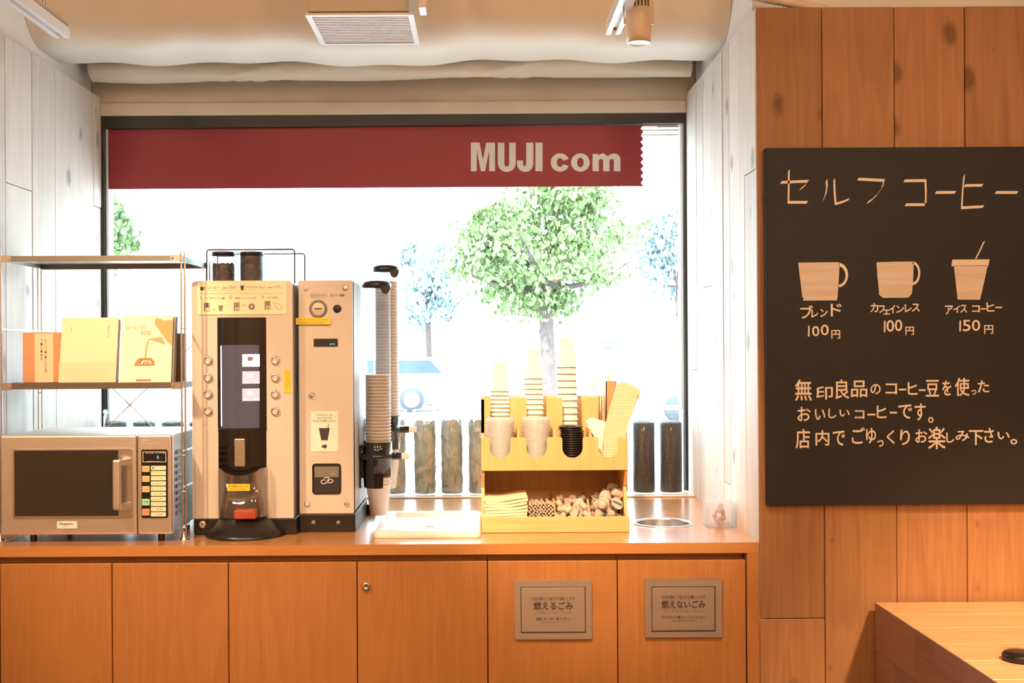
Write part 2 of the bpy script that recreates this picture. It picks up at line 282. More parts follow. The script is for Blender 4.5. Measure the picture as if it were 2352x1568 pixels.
# ------------------------------------------------------------------ mesh collector
ORG = {}
def bm_data(bm):
    bm.verts.ensure_lookup_table(); bm.verts.index_update()
    r = ([v.co.copy() for v in bm.verts], [[v.index for v in f.verts] for f in bm.faces]); bm.free(); return r
class MB:
    def __init__(s): s.V = []; s.Fc = []; s.mi = []; s.sm = []; s.rn = []; s.mats = []; s.X = None; s.rnd = 0.0
    def add(s, v, f, m, smooth=False):
        if m not in s.mats: s.mats.append(m)
        k = s.mats.index(m); b = len(s.V)
        s.V += [(s.X @ Vector(p)) if s.X else Vector(p) for p in v]
        for q in f: s.Fc.append([b+i for i in q]); s.mi.append(k); s.sm.append(smooth); s.rn.append(s.rnd)
        return s
    def box(s, x0, x1, y0, y1, z0, z1, m, bev=0, seg=2):
        if x0 > x1: x0, x1 = x1, x0
        if z0 > z1: z0, z1 = z1, z0
        if y0 > y1: y0, y1 = y1, y0
        if not bev:
            v = [(x, y, z) for x in (x0, x1) for y in (y0, y1) for z in (z0, z1)]
            return s.add(v, [(0, 1, 3, 2), (4, 6, 7, 5), (0, 4, 5, 1), (2, 3, 7, 6), (0, 2, 6, 4), (1, 5, 7, 3)], m)
        bm = bmesh.new(); bmesh.ops.create_cube(bm, size=1)
        for v in bm.verts: v.co = Vector(((x0+x1)/2+v.co.x*(x1-x0), (y0+y1)/2+v.co.y*(y1-y0), (z0+z1)/2+v.co.z*(z1-z0)))
        bmesh.ops.bevel(bm, geom=bm.edges[:], offset=min(bev, .49*min(x1-x0, y1-y0, z1-z0)), segments=seg, affect='EDGES', profile=.5)
        a, b = bm_data(bm); return s.add(a, b, m)
    def lathe(s, prof, c, m, n=32, axis='Z', caps=True, a0=0, a1=2*math.pi):
        full = abs(a1-a0-2*math.pi) < 1e-6; k = n if full else n+1; v = []; f = []
        for r, h in prof:
            for i in range(k):
                a = a0+(a1-a0)*i/n; u, w = r*math.cos(a), r*math.sin(a)
                v.append({'Z': (c[0]+u, c[1]+w, c[2]+h), 'Y': (c[0]+u, c[1]+h, c[2]+w), 'X': (c[0]+h, c[1]+u, c[2]+w)}[axis])
        for j in range(len(prof)-1):
            for i in range(n):
                i2 = (i+1) % k if full else i+1
                q = (j*k+i, j*k+i2, (j+1)*k+i2, (j+1)*k+i); f.append(q if axis != 'Y' else q[::-1])
        s.add(v, f, m, True)
        if caps and full:
            if prof[0][0] > 1e-6: s.add(v[:k], [list(range(k))[::-1]], m)
            if prof[-1][0] > 1e-6: s.add(v[-k:], [list(range(k))], m)
        return s
    def cyl(s, p0, p1, r, m, n=16, r1=None): return s.tube([p0, p1], r, m, n, r1=r1)
    def tube(s, pts, r, m, n=10, closed=False, r1=None, smooth=True):
        pts = [Vector(p) for p in pts]; v = []; f = []; N_ = len(pts); prev = None
        for i, p in enumerate(pts):
            if closed: t = pts[(i+1) % N_]-pts[i-1]
            else: t = pts[min(i+1, N_-1)]-pts[max(i-1, 0)]
            t.normalize()
            if prev is None:
                u = t.orthogonal().normalized()
            else:
                u = (prev-t*prev.dot(t)); u = u.normalized() if u.length > 1e-6 else t.orthogonal().normalized()
            prev = u; w = t.cross(u)
            rr = (r if not isinstance(r, (list, tuple)) else r[i]) if r1 is None else r+(r1-r)*i/(N_-1)
            for j in range(n):
                a = 2*math.pi*j/n; v.append(p+(u*math.cos(a)+w*math.sin(a))*rr)
        L = N_ if closed else N_-1
        for i in range(L):
            for j in range(n):
                a, b = i*n+j, i*n+(j+1) % n; c, d = ((i+1) % N_)*n+(j+1) % n, ((i+1) % N_)*n+j; f.append((a, b, c, d))
        s.add(v, f, m, smooth)
        if not closed: s.add(v[:n]+v[-n:], [list(range(n))[::-1], list(range(n, 2*n))], m)
        return s
    def poly(s, loops, y0, y1, m, plane='XZ'):
        """filled outline (loops of 2D points, inner loops are holes) extruded from y0 to y1"""
        cu = bpy.data.curves.new('c', 'CURVE'); cu.dimensions = '2D'; cu.fill_mode = 'BOTH'; cu.extrude = abs(y1-y0)/2
        for lp in loops:
            sp = cu.splines.new('POLY'); sp.points.add(len(lp)-1); sp.use_cyclic_u = True
            for q, p in zip(sp.points, lp): q.co = (p[0], p[1], 0, 1)
        a, b = ev(cu); c = (y0+y1)/2
        if plane == 'XZ': v = [(p[0], c-p[2], p[1]) for p in a]
        elif plane == 'XY': v = [(p[0], p[1], c+p[2]) for p in a]
        else: v = [(c+p[2], p[0], p[1]) for p in a]      # YZ
        return s.add(v, b, m)
    def text(s, t, m, x=None, z=None, y=0, h=.01, box=None, off=0.0, align='L', vertical=False, maxw=None):
        a, b = glyph(t)
        if not a: return s
        if off:
            for kx, kz in ((off, 0), (-off, 0), (0, off), (0, -off)):
                hh = (box[3]-box[2]) if box else h
                if box: s.text(t, m, y=y+.00003*(kx*3+kz*7), box=(box[0]+kx*hh, box[1]+kx*hh, box[2]+kz*hh, box[3]+kz*hh))
                else: s.text(t, m, x=x+kx*h, z=z+kz*h, y=y+.00003*(kx*3+kz*7), h=h, align=align, maxw=maxw)
        xs = [p[0] for p in a]; ys = [p[1] for p in a]; x0, x1, q0, q1 = min(xs), max(xs), min(ys), max(ys)
        if box:
            bx0, bx1, bz0, bz1 = box
            v = [(bx0+(p[0]-x0)/(x1-x0+1e-9)*(bx1-bx0), y-p[2], bz0+(p[1]-q0)/(q1-q0+1e-9)*(bz1-bz0)) for p in a]
        else:
            k = h; w = (x1-x0)*k; sx = 1
            if maxw and w > maxw: sx = maxw/w
            o = {'L': 0, 'C': -w*sx/2, 'R': -w*sx}[align]
            v = [(x+o+(p[0]-x0)*k*sx, y-p[2], z+p[1]*k) for p in a]
        return s.add(v, b, m)
    def build(s, name, parent=None, loc=None, tags=None):
        if parent is None:
            if loc is None:
                xs = [v.x for v in s.V]; ys = [v.y for v in s.V]; zs = [v.z for v in s.V]
                loc = ((min(xs)+max(xs))/2, (min(ys)+max(ys))/2, min(zs))
            o3 = Vector(loc)
        else: o3 = ORG[parent.name]
        me = bpy.data.meshes.new(name); me.from_pydata([v-o3 for v in s.V], [], s.Fc)
        for m in s.mats: me.materials.append(m)
        me.polygons.foreach_set('material_index', s.mi); me.polygons.foreach_set('use_smooth', s.sm)
        at = me.attributes.new('rnd', 'FLOAT', 'FACE'); at.data.foreach_set('value', s.rn)
        me.update(); o = bpy.data.objects.new(name, me); COL.objects.link(o)
        ORG[o.name] = o3
        if parent is None: o.location = o3
        else: o.parent = parent
        if tags: tag(o, *tags)
        return o
def ev(cu):
    o = bpy.data.objects.new('tmp', cu); COL.objects.link(o)
    dg = bpy.context.evaluated_depsgraph_get(); dg.update()
    me = o.evaluated_get(dg).to_mesh(); a = [tuple(v.co) for v in me.vertices]; b = [list(p.vertices) for p in me.polygons]
    o.evaluated_get(dg).to_mesh_clear(); bpy.data.objects.remove(o); bpy.data.curves.remove(cu); return a, b
GC = {}
def glyph(t, off=0.0):
    k = (t, off)
    if k not in GC:
        cu = bpy.data.curves.new('t', 'FONT'); cu.body = t; cu.offset = off; cu.extrude = .0; cu.resolution_u = 3; cu.space_line = .95
        GC[k] = ev(cu)
    return GC[k]
def tag(o, label=None, cat=None, group=None, kind=None):
    if label: o['label'] = label
    if cat: o['category'] = cat
    if group: o['group'] = group
    if kind: o['kind'] = kind
    return o
def thing(name, label, cat, loc, group=None, rot=None):
    o = bpy.data.objects.new(name, None); COL.objects.link(o); o.empty_display_size = .02
    o.location = loc; ORG[o.name] = Vector(loc)
    return tag(o, label, cat, group)
def struct(o): o['kind'] = 'structure'; return o
def clone(o, loc, label=None, rot=None, group=None):
    r = o.copy(); COL.objects.link(r); r.location = loc
    if rot is not None: r.rotation_euler = rot
    if label: r['label'] = label
    if group: r['group'] = group
    for ch in list(o.children):
        c = ch.copy(); COL.objects.link(c); c.parent = r
        for g in list(ch.children):
            d = g.copy(); COL.objects.link(d); d.parent = c
    return r
def rrect(x0, x1, z0, z1, r, n=5):
    pts = []
    for cx, cz, a in ((x1-r, z0+r, -90), (x1-r, z1-r, 0), (x0+r, z1-r, 90), (x0+r, z0+r, 180)):
        for i in range(n+1):
            t = math.radians(a+90*i/n); pts.append((cx+r*math.cos(t), cz+r*math.sin(t)))
    return pts
def circ(cx, cz, r, n=24): return [(cx+r*math.cos(2*math.pi*i/n), cz+r*math.sin(2*math.pi*i/n)) for i in range(n)]

# ------------------------------------------------------------------ setting
XL, XR = -1.239, .664            # recess side walls
YW = .94                          # window plane
WT = ZC+.815                      # top of the wood cladding
def plankwall(name, plane, fixed, joints, z0, z1, mat, cuts, sign, thick=.016, back=None):
    mb = MB()
    for i in range(len(joints)-1):
        a, b = joints[i], joints[i+1]; zs = [z0]+cuts.get(i, [])+[z1]
        for j in range(len(zs)-1):
            mb.rnd = random.random(); pr = random.uniform(0, .0025); g = .0009
            if plane == 'X':
                mb.box(*sorted((fixed+sign*thick, fixed-sign*pr)), a+g, b-g, zs[j]+g, zs[j+1]-g, mat, .0012, 1)
            else:
                mb.box(a+g, b-g, fixed-pr, fixed+thick, zs[j]+g, zs[j+1]-g, mat, .0012, 1)
    if back: mb.box(*back, M['frame'])
    return struct(mb.build(name))
f1 = F/XR*0
jl = [-.0, .20, .372, .535, .857, .955]
plankwall('wall_left', 'X', XL, jl, .3, WT, M['pale_cedar'], {1: [ZZ(428, .28, 40)], 4: [ZZ(476, .9, 225)]}, -1, back=(XL-.03, XL-.0165, 0, .955, .3, WT))
jr = [.002, .026+.10, .192, .30, .379, .47, .539, .657, .76, .84, .955]
plankwall('wall_right', 'X', XR, jr, .3, WT, M['pale_cedar'], {0: [ZZ(400, .1, 1717)], 3: [.95], 6: [1.5], 8: [1.25]}, 1, back=(XR+.0165, XR+.03, 0.002, .955, .3, WT))
jf = [XX(p, 0) for p in (1741, 1891, 2057, 2219, 2380, 2545, 2710, 2875, 3040)]
mbf = plankwall('wall_front', 'Y', 0, jf, 0, WT, M['cedar'], {0: [ZZ(1420, 0, 1820)], 1: [], 3: [ZZ(980, 0, 2300)]}, 1, back=(jf[0]+.002, jf[-1], .0165, .03, 0, WT))
# painted walls above and behind the cladding
mb = MB(); mb.box(XL-.25, XL-.031, .0, 1.05, 0, 2.95, M['paint_w'], .003); struct(mb.build('wall_left_upper'))
mb = MB(); mb.box(XR+.031, 3.2, .163, 1.05, 0, 2.95, M['paint_w'], .003); struct(mb.build('wall_right_upper'))
mb = MB(); mb.box(-3.2, XL-.031, -.02, .16, 0, 2.95, M['plaster']); struct(mb.build('wall_front_left'))
# beam above the window
zt = ZZ(232, .93); zf = ZZ(264, .94)
mb = MB()
mb.box(XL-.03, XR+.03, .93, 1.12, zt, 2.95, M['paint'], .004)
struct(mb.build('wall_back'))
mb = MB(); mb.box(XL, XR, .918, 1.12, zf, zt-.0005, M['paint'], .006); struct(mb.build('trim_1'))
mb = MB(); mb.box(XL-.03, XR+.03, 1.0, 1.12, 0, .845, M['paint']); struct(mb.build('wall_back_lower'))
mb = MB(); mb.box(-3.2, 3.2, -5, 1.12, 2.95, 3.05, M['paint']); struct(mb.build('ceiling'))
mb = MB(); mb.box(-3.2, 3.2, -5, 1.12, -.05, 0, M['floor']); struct(mb.build('floor'))
mb = MB(); mb.box(-3.3, -3.2, -5, .16, 0, 2.95, M['plaster']); struct(mb.build('wall_side_left'))
mb = MB(); mb.box(3.2, 3.3, -5, .2, 0, 2.95, M['plaster']); struct(mb.build('wall_side_right'))
mb = MB(); mb.box(-3.3, 3.3, -5.1, -5, 0, 2.95, M['plaster']); struct(mb.build('wall_rear'))
# window: frame, thin bright inner profiles, pane
wz1 = zf; wz0 = .845
win = MB()
win.poly([[(XL, wz0), (XR, wz0), (XR, wz1), (XL, wz1)], [(XL+.012, wz0+.01), (XL+.012, ZZ(291, .93)), (XR-.008, ZZ(283, .93, 1500)), (XR-.008, wz0+.01)]], .925, .99, M['frame'])
win = struct(win.build('window_1'))
mb = MB()
for x in (XL+.018, XR-.016): mb.box(x-.004, x+.004, .935, .985, wz0+.01, ZZ(290, .93), M['alu'])
for z in (ZZ(289, .95, 1500), ZZ(297, .95, 1500), ZZ(308, .95, 1500)): mb.box(XL+.02, XR-.02, .96, .985, z-.003, z+.002, M['alu'])
mb.build('window_profile', win)
mb = MB(); mb.box(XL+.012, XR-.008, .948, .954, wz0+.01, ZZ(284, .93), M['glass']); mb.build('window_pane', win)
mb = MB(); mb.box(XL+.001, XR-.001, .812, .94, .8505, .8565, M['whitem'], .002); struct(mb.build('window_sill'))

# banner on the glass
Yb = .944
x0, x1, z0, z1 = R(247, 1478, 291, 431, Yb)
zig = []; n = 9
for i in range(n*2+1):
    z = z0+(z1-z0)*i/(n*2); zig.append((x1+(-.009 if i % 2 else .0), z))
ban = thing('banner', 'long dark red film banner with zigzag right edge across the top of the window', 'banner', ((x0+x1)/2, Yb, z0))
mb = MB(); mb.poly([[(x0, z0)]+zig+[(x0, z1)]], Yb-.0012, Yb+.0012, M['red']); mb.build('film', ban)
def Lx(u, v): return P(650+u/2.936, v/2.936, Yb)
mb = MB()
def lp(pts): return [Lx(*p) for p in pts]
mb.poly([lp([(1267, 1155), (1267, 962), (1326, 962), (1348, 1082), (1370, 962), (1430, 962), (1430, 1155), (1390, 1155), (1390, 1012), (1363, 1155), (1334, 1155), (1307, 1012), (1307, 1155)])], Yb-.0022, Yb-.0014, M['letter'])
def arc(cx, cy, rx, ry, a0, a1, n=8): return [(cx+rx*math.cos(math.radians(a0+(a1-a0)*i/n)), cy+ry*math.sin(math.radians(a0+(a1-a0)*i/n))) for i in range(n+1)]
mb.poly([lp([(1448, 962), (1493, 962)]+[(1493, 1100)]+arc(1509, 1103, 16, 20, 180, 0)[::1]+[(1525, 962), (1570, 962)]+arc(1509, 1100, 61, 60, 0, 180))], Yb-.0022, Yb-.0014, M['letter'])
mb.poly([lp([(1640, 962), (1688, 962)]+arc(1633, 1105, 55, 55, 0, 180)+[(1578, 1082), (1618, 1082)]+arc(1629, 1103, 11, 18, 180, 0))], Yb-.0022, Yb-.0014, M['letter'])
mb.poly([lp([(1702, 962), (1750, 962), (1750, 1155), (1702, 1155)])], Yb-.0022, Yb-.0014, M['letter'])
mb.poly([lp(arc(1868, 1096, 63, 62, -22, -338, 28)+arc(1868, 1096, 22, 30, -338, -22, 16)[::1])], Yb-.0022, Yb-.0014, M['letter'])
mb.poly([lp(arc(2005, 1096, 63, 62, 0, 345, 24)), lp(arc(2005, 1096, 22, 33, 0, 345, 16))], Yb-.0022, Yb-.0014, M['letter'])
mb.poly([lp([(2087, 1155), (2087, 1038), (2127, 1038), (2127, 1050)]+arc(2155, 1062, 28, 27, 205, 300)+[(2182, 1052)]+arc(2232, 1075, 43, 40, 220, 360)+[(2275, 1155), (2231, 1155)]+arc(2216, 1090, 15, 18, 0, -180, 6)+[(2202, 1155), (2159, 1155)]+arc(2144, 1090, 15, 18, 0, -180, 6)+[(2130, 1155)])], Yb-.0022, Yb-.0014, M['letter'])
mb.build('lettering', ban)

# duct and wrap above the window
def closed_profile(yc, zc, hy, hz, r, n=10): return rrect(yc-hy, yc+hy, zc-hz, zc+hz, r, n)
mb = MB(); prof = rrect(.395, .775, ZC+.855, 2.85, .125, 10); nx = 90; v = []; f = []; k = len(prof)
for i in range(nx+1):
    t = i/nx; x = XL-.03+(XR-XL+.06)*t
    for (y, z) in prof:
        w = .006*math.sin(x*9+1)+.004*math.sin(x*23+2)+.004*math.sin(x*4.3)
        low = max(0, 1-(z-(ZC+.855))/.12)
        v.append((x, y+.002*math.sin(z*30+x*5), z+w*low))
for i in range(nx):
    for j in range(k): f.append((i*k+j, (i+1)*k+j, (i+1)*k+(j+1) % k, i*k+(j+1) % k))
mb.add(v, f, M['duct'], True); mb.build('air_duct', tags=('large cream wrapped air duct running along under the ceiling above the window', 'duct'))
mb = MB(); v = []; f = []; n = 20; nx = 260
for i in range(nx+1):
    t = i/nx; x = XL+.004+(XR-XL-.008)*t
    zc_ = ZC+.884+.004*math.sin(x*3+1)+.003*math.sin(x*8); ry, rz = .045, .034
    for j in range(n):
        a = 2*math.pi*j/n
        p = .004*math.sin(x*9+math.sin(a*2)*1.5)+.0035*math.sin(x*31+a*5)*max(0, math.sin(x*8+1))+.002*math.sin(x*67-a*7)*max(0, math.sin(x*8+1))
        v.append((x, .845+(ry+p)*math.cos(a), zc_+(rz+p)*math.sin(a)))
for i in range(nx):
    for j in range(n): f.append((i*n+j, (i+1)*n+j, (i+1)*n+(j+1) % n, i*n+(j+1) % n))
mb.add(v, f, M['duct'], True); mb.add(v[:n]+v[-n:], [list(range(n)), list(range(n, 2*n))[::-1]], M['duct'])
mb.build('pipe_wrap', tags=('wrinkled cream padded pipe wrapping squeezed between the duct and the beam', 'pipe'))

# air diffuser
ya, yb = .10, .378; zg = ZC+.832
xa, xb = XX(705, .10), XX(954, .10)
t = thing('ceiling_vent', 'square white louvred air vent hanging in front of the duct', 'vent', ((xa+xb)/2, (ya+yb)/2, zg))
mb = MB(); mb.poly([[(xa, ya), (xb, ya), (xb, yb), (xa, yb)], [(xa+.014, ya+.014), (xb-.014, ya+.014), (xb-.014, yb-.014), (xa+.014, yb-.014)]], zg, zg+.006, M['whitem'], 'XY'); mb.build('frame', t)
nl = 17; mb = MB(); mb.box(xa+.012, xb-.012, ya+.012, yb-.012, zg+.0062, zg+.0085, M['tan'])
for i in range(nl):
    y = ya+.02+(yb-ya-.04)*i/(nl-1); mb.box(xa+.013, xb-.013, y-.0045, y+.0045, zg+.0025, zg+.0062, M['tan'])
o_ = mb.build('louvres', t)
mb = MB(); mb.box(xa+.006, xb-.012, ya+.006, yb-.004, zg+.011, 2.945, M['paint'], .002); mb.build('plenum_box', t)
x0, x1, z0, z1 = R(962, 979, -60, 25, .05)
mb = MB(); mb.box(x0, x1, .02, .09, z0, 2.95, M['whitem'], .002); mb.build('hanger_bracket', tags=('small white hanging bracket just right of the air vent', 'bracket'))

# lighting tracks and spotlight
def track(x, yend, z, label):
    t = thing('lighting_track', label, 'lighting track', (x, yend, z), 'lighting tracks')
    mb = MB(); w = .019
    pr = [(-w, 0), (-.006, 0), (-.006, .012), (.006, .012), (.006, 0), (w, 0), (w, .026), (-w, .026)]
    mb.X = Matrix.Translation((x, 0, z)); mb.poly([pr], -1.0, yend, M['whitem']); mb.X = None
    mb.build('rail', t)
    mb = MB(); mb.box(x-w, x+w, -1.0, yend-.004, z+.027, z+.04, M['chrome'], .004); mb.build('chrome_profile', t)
    mb = MB(); mb.box(x-.007, x+.007, yend-.02, yend-.001, z+.006, z+.011, M['kraft']); mb.build('end_cap', t)
    for y in (yend-.12, -.7):
        mb = MB(); mb.cyl((x, y, z+.04), (x, y, 2.95), .004, M['steel_n'], 8); mb.build('hanging_rod', t)
    return t
tl = XX(148, .2); track(tl, .2, ZZ(88, .2, 150)+.0, 'chrome sided lighting track at the upper left, above the left wood wall')
tr = XX(1412, .2); ztr = ZZ(80, .2, 1410)
track(tr, .2, ztr, 'chrome sided lighting track beside the spotlight, right of the air vent')
xs = XX(1471, 0); zb = ZZ(100, 0, 1471)
t = thing('spotlight', 'cream cylindrical track spotlight hanging over the right of the window', 'spotlight', (xs, 0, zb))
mb = MB(); mb.lathe([(.0, .002), (.0265, .002), (.029, .0), (.0295, .018), (.0300, .019), (.0325, .055), (.031, .085), (.028, .105), (.0, .105)], (xs, 0, zb), M['lamp_white'], 36); mb.build('lamp_head', t)
mb = MB()
for i in range(6):
    a = math.radians(-130+i*16); mb.box(xs+.031*math.cos(a)-.0015, xs+.031*math.cos(a)+.0015, .031*math.sin(a)-.002, .031*math.sin(a)+.003, zb+.083, zb+.102, M['black'])
mb.build('vent_slots', t)
mb = MB()
mb.tube([(xs-.034, 0, zb+.05), (xs-.036, 0, zb+.09), (xs-.030, 0, zb+.12), (xs, 0, zb+.13), (xs+.030, 0, zb+.12), (xs+.036, 0, zb+.09), (xs+.034, 0, zb+.05)], .0018, M['lamp_white'], 8)
for sx in (-1, 1): mb.cyl((xs+sx*.036, 0, zb+.05), (xs+sx*.030, 0, zb+.05), .004, M['chrome'], 10)
mb.build('bracket', t)
mb = MB(); mb.box(xs-.025, tr+.0, -.02, .02, zb+.128, ztr-.001+.0 if ztr-.001 > zb+.13 else zb+.14, M['lamp_white'], .003); mb.cyl((xs, 0, zb+.128), (xs, 0, zb+.145), .006, M['lamp_white'], 10); mb.build('adapter', t)
# conduit above the wood wall
pts = [(.40, .05, ZC+.80+.09), (.52, .055, ZC+.885), (.64, .07, ZC+.87), (.76, .08, ZC+.852), (.86, .085, ZC+.832), (.93, .09, ZC+.80), (.98, .095, ZC+.74)]
def catmull(p, n=14):
    p = [Vector(q) for q in p]; o = []
    for i in range(len(p)-1):
        a, b, c, d = p[max(i-1, 0)], p[i], p[i+1], p[min(i+2, len(p)-1)]
        for j in range(n):
            t = j/n; o.append(.5*((2*b)+(c-a)*t+(2*a-5*b+4*c-d)*t*t+(3*b-3*c+d-a)*t**3))
    return o+[p[-1]]
cp = catmull(pts, 22); mb = MB(); mb.tube(cp, [.0125 if i % 2 else .0108 for i in range(len(cp))], M['lamp_white'], 14)
mb.build('flexible_conduit', tags=('beige corrugated conduit running over the top of the wood wall', 'conduit'))

# ------------------------------------------------------------------ counter
mb = MB(); hx, hy = XX(1521, .30), .30
outer = [(XL+.001, -.0), (XR-.001, -.0), (XR-.001, .995), (XL+.001, .995)]
mb.poly([outer, circ(hx, hy, .078, 48)], CT-.0255, CT, M['oak_x'], 'XY')
mb.build('countertop', tags=('long orange brown wooden countertop under the window', 'countertop'))
# steel waste ring and its barrel
t = thing('waste_ring', 'round brushed steel drain ring sunk in the counter right of the organizer', 'waste ring', (hx, hy, CT))
mb = MB(); mb.lathe([(.0705, -.002), (.0705, .0015), (.0735, .003), (.080, .003), (.0835, .0008), (.0835, .0002)], (hx, hy, CT), M['steel_n'], 56, caps=False); mb.build('rim', t)
mb = MB(); mb.lathe([(.0720, .001), (.071, -.03), (.066, -.10), (.0, -.10)], (hx, hy, CT), M['steel_n'], 48, caps=False); mb.build('bowl', t)
mb = MB(); mb.text('飲み残し、氷はこちらへお捨てください', M['inkgrey'], x=0, z=0, h=.0045, align='C')
v = mb.V; mb.V = [Vector((hx+p.x, .175+p.z, CT+.0004)) for p in v]
mb.build('counter_lettering', tags=('tiny line of dark writing on the counter in front of the drain ring', 'lettering'))
# cabinets
doorpx = [-330, -2, 256, 524, 820, 1120, 1419, 1715]
ztop = ZZ(1291, .0, 900)+.0; zbot = .09
names = ['plain wooden cabinet unit at the far left of the counter, cut by the photo edge', 'plain wooden cabinet unit below the left part of the microwave', 'plain wooden cabinet unit below the microwave right end and shelf post',
         'plain wooden cabinet unit below the coffee machine and coin box', 'wooden cabinet unit with a round lock, below the white tray',
         'wooden cabinet unit with the combustible trash flap', 'wooden cabinet unit with the incombustible trash flap']
for i in range(7):
    x0, x1 = XX(doorpx[i], .0, 1400), XX(doorpx[i+1], .0, 1400)
    if i == 0: x0 = XL-.0
    if i == 0 and x1-x0 < .05: pass
    zt_ = ztop+(.0 if i < 5 else 0)
    t = thing('base_cabinet', names[i], 'cabinet', ((x0+x1)/2, .3, 0), 'base cabinets')
    mb = MB(); [mb.box(xa_, xb_, ya_, yb_, za_, zb_, M['oak']) for xa_, xb_, ya_, yb_, za_, zb_ in ((x0+.0005, x0+.016, .035, .80, 0, CT-.026), (x1-.016, x1-.0005, .035, .80, 0, CT-.026), (x0+.016, x1-.016, .035, .80, .05, .066), (x0+.016, x1-.016, .785, .80, .066, CT-.026), (x0+.016, x1-.016, .035, .055, CT-.09, CT-.026), (x0+.016, x1-.016, .07, .085, 0, .05))]; mb.build('carcass', t)
    mb = MB(); mb.rnd = i*.13; mb.box(x0+.0012, x1-.0012, .004, .0345, zbot, zt_, M['oak'], .0012, 1); dr = mb.build('door', t)
    if i == 4:
        lx, lz = P(841, 1346, 0); k_ = MB(); k_.lathe([(0, -.003), (.005, -.003), (.0055, -.0035), (.009, -.003), (.0095, 0.001), (.0095, .0045)], (lx, 0, lz), M['steel_n'], 24, 'Y', caps=False)
        k_.box(lx-.0008, lx+.0008, -.0040, -.0025, lz-.003, lz+.003, M['black']); k_.build('lock', dr)
    if i in (5, 6):
        L = i == 5
        fx = (1182, 1359, 1332, 1467) if L else (1481, 1658, 1328.5, 1463)
        ix = (1196, 1345, 1347, 1453) if L else (1496, 1643, 1346, 1450)
        a = R(*fx, 0); b = R(*ix, 0)
        k_ = MB(); k_.poly([rrect(a[0], a[1], a[2], a[3], .004), [(b[0], b[2]), (b[1], b[2]), (b[1], b[3]), (b[0], b[3])]], -.003, .003, M['steel'] if L else M['steel_d']); k_.build('flap_frame', dr)
        k_ = MB(); k_.box(b[0]+.0015, b[1]-.0015, -.0018, .001, b[2]+.003, b[3]-.002, M['steel'] if L else M['steel_d'], .0008, 1)
        k_.box(b[0]-.001, b[1]+.001, .0022, .0035, b[2]-.001, b[3]+.001, M['black']); k_.build('flap', dr)
        k_ = MB(); cx = (b[0]+b[1])/2; cxp = (ix[0]+ix[1])/2
        def ln(s_, yc, hp, wp, m=M['ink'], off=0):
            bx = R(cxp-wp/2, cxp+wp/2, yc-hp/2, yc+hp/2, 0); k_.text(s_, m, box=bx, y=-.0022, off=off)
        o = 0 if L else -4
        if L:
            ln('分別収集にご協力をお願いします', 1374, 7.5, 100, off=.012); ln('燃えるごみ', 1390.5, 18, 90, off=.03); ln('COMBUSTIBLE TRASH', 1406.5, 6.5, 81, M['inkgrey'], .01)
            ln('紙類､おしぼり､紙ナプキン', 1420.5, 7.5, 78, off=.015); ln('＊生ごみは入れないでください', 1428, 4, 59)
        else:
            ln('分別収集にご協力をお願いします', 1370.5, 7.5, 100, off=.012); ln('燃えないごみ', 1387, 18, 100, off=.03); ln('INCOMBUSTIBLE TRASH', 1402.8, 6.5, 89, M['inkgrey'], .01)
            ln('プラスチック類､ビニール､ストロー', 1417, 7.5, 100, off=.015); ln('＊生ごみは入れないでください', 1424.5, 4, 59)
        k_.build('lettering', dr)
x0, x1 = XX(1715, .0, 1400), XR-.001
mb = MB(); mb.box(x0+.0012, x1, .0, .80, 0, CT-.026, M['oak'], .001, 1); mb.build('end_panel', tags=('narrow upright wooden end panel closing the counter at the wood wall', 'panel'))

# ------------------------------------------------------------------ blackboard
a = R(1760, 2412, 338, 1159, -.022)
t = thing('blackboard', 'large black menu board with chalk coffee drawings on the wood wall', 'blackboard', ((a[0]+a[1])/2, -.01, a[2]))
mb = MB(); mb.box(a[0], a[1], -.022, -.0035, a[2], a[3], M['board'], .0015, 1); mb.build('panel', t)
YB = -.0232
def B1(u, v): return P(1750+u/3.7326, 340+v/3.7326, -.022)
def B2(u, v): return P(1750+u/3.7326, 740+v/3.7326, -.022)
def ch(mb, s_, u0, u1, v0, v1, B, off=.022):
    p, q = B(u0, v1), B(u1, v0); mb.text(s_, M['chalk'], box=(p[0], q[0], p[1], q[1]), y=YB, off=off*.0265/max(q[1]-p[1], .012)*.9)
def stroke(mb, pts, nib=(15, -24), B=B1, m=None):
    for (p, q) in zip(pts[:-1], pts[1:]):
        quad = [(p[0]-nib[0]/2, p[1]-nib[1]/2), (p[0]+nib[0]/2, p[1]+nib[1]/2), (q[0]+nib[0]/2, q[1]+nib[1]/2), (q[0]-nib[0]/2, q[1]-nib[1]/2)]
        if abs((q[0]-p[0])*nib[1]-(q[1]-p[1])*nib[0]) < 1: continue
        w = [B(*c) for c in quad]; mb.add([(c[0], YB, c[1]) for c in w], [(0, 1, 2, 3)], m or M['chalk'])
mb = MB()
for pts in ([(230, 190), (229, 300), (226, 465), (388, 465)], [(162, 295), (300, 288), (395, 285), (372, 318), (325, 355)], [(553, 275), (556, 330), (545, 400), (525, 450), (503, 485)],
            [(618, 268), (622, 380), (630, 478), (690, 462), (745, 438)], [(822, 266), (930, 272), (1045, 278), (1030, 340), (985, 400), (940, 445), (903, 468)],
            [(1218, 281), (1400, 279), (1404, 380), (1402, 485), (1228, 486)], [(1487, 381), (1657, 380)], [(1732, 232), (1718, 380), (1712, 512), (1800, 507), (1897, 502)], [(1735, 322), (1890, 319)], [(2000, 381), (2190, 381)]):
    stroke(mb, pts)
mb.build('title_lettering', t)
mb = MB()
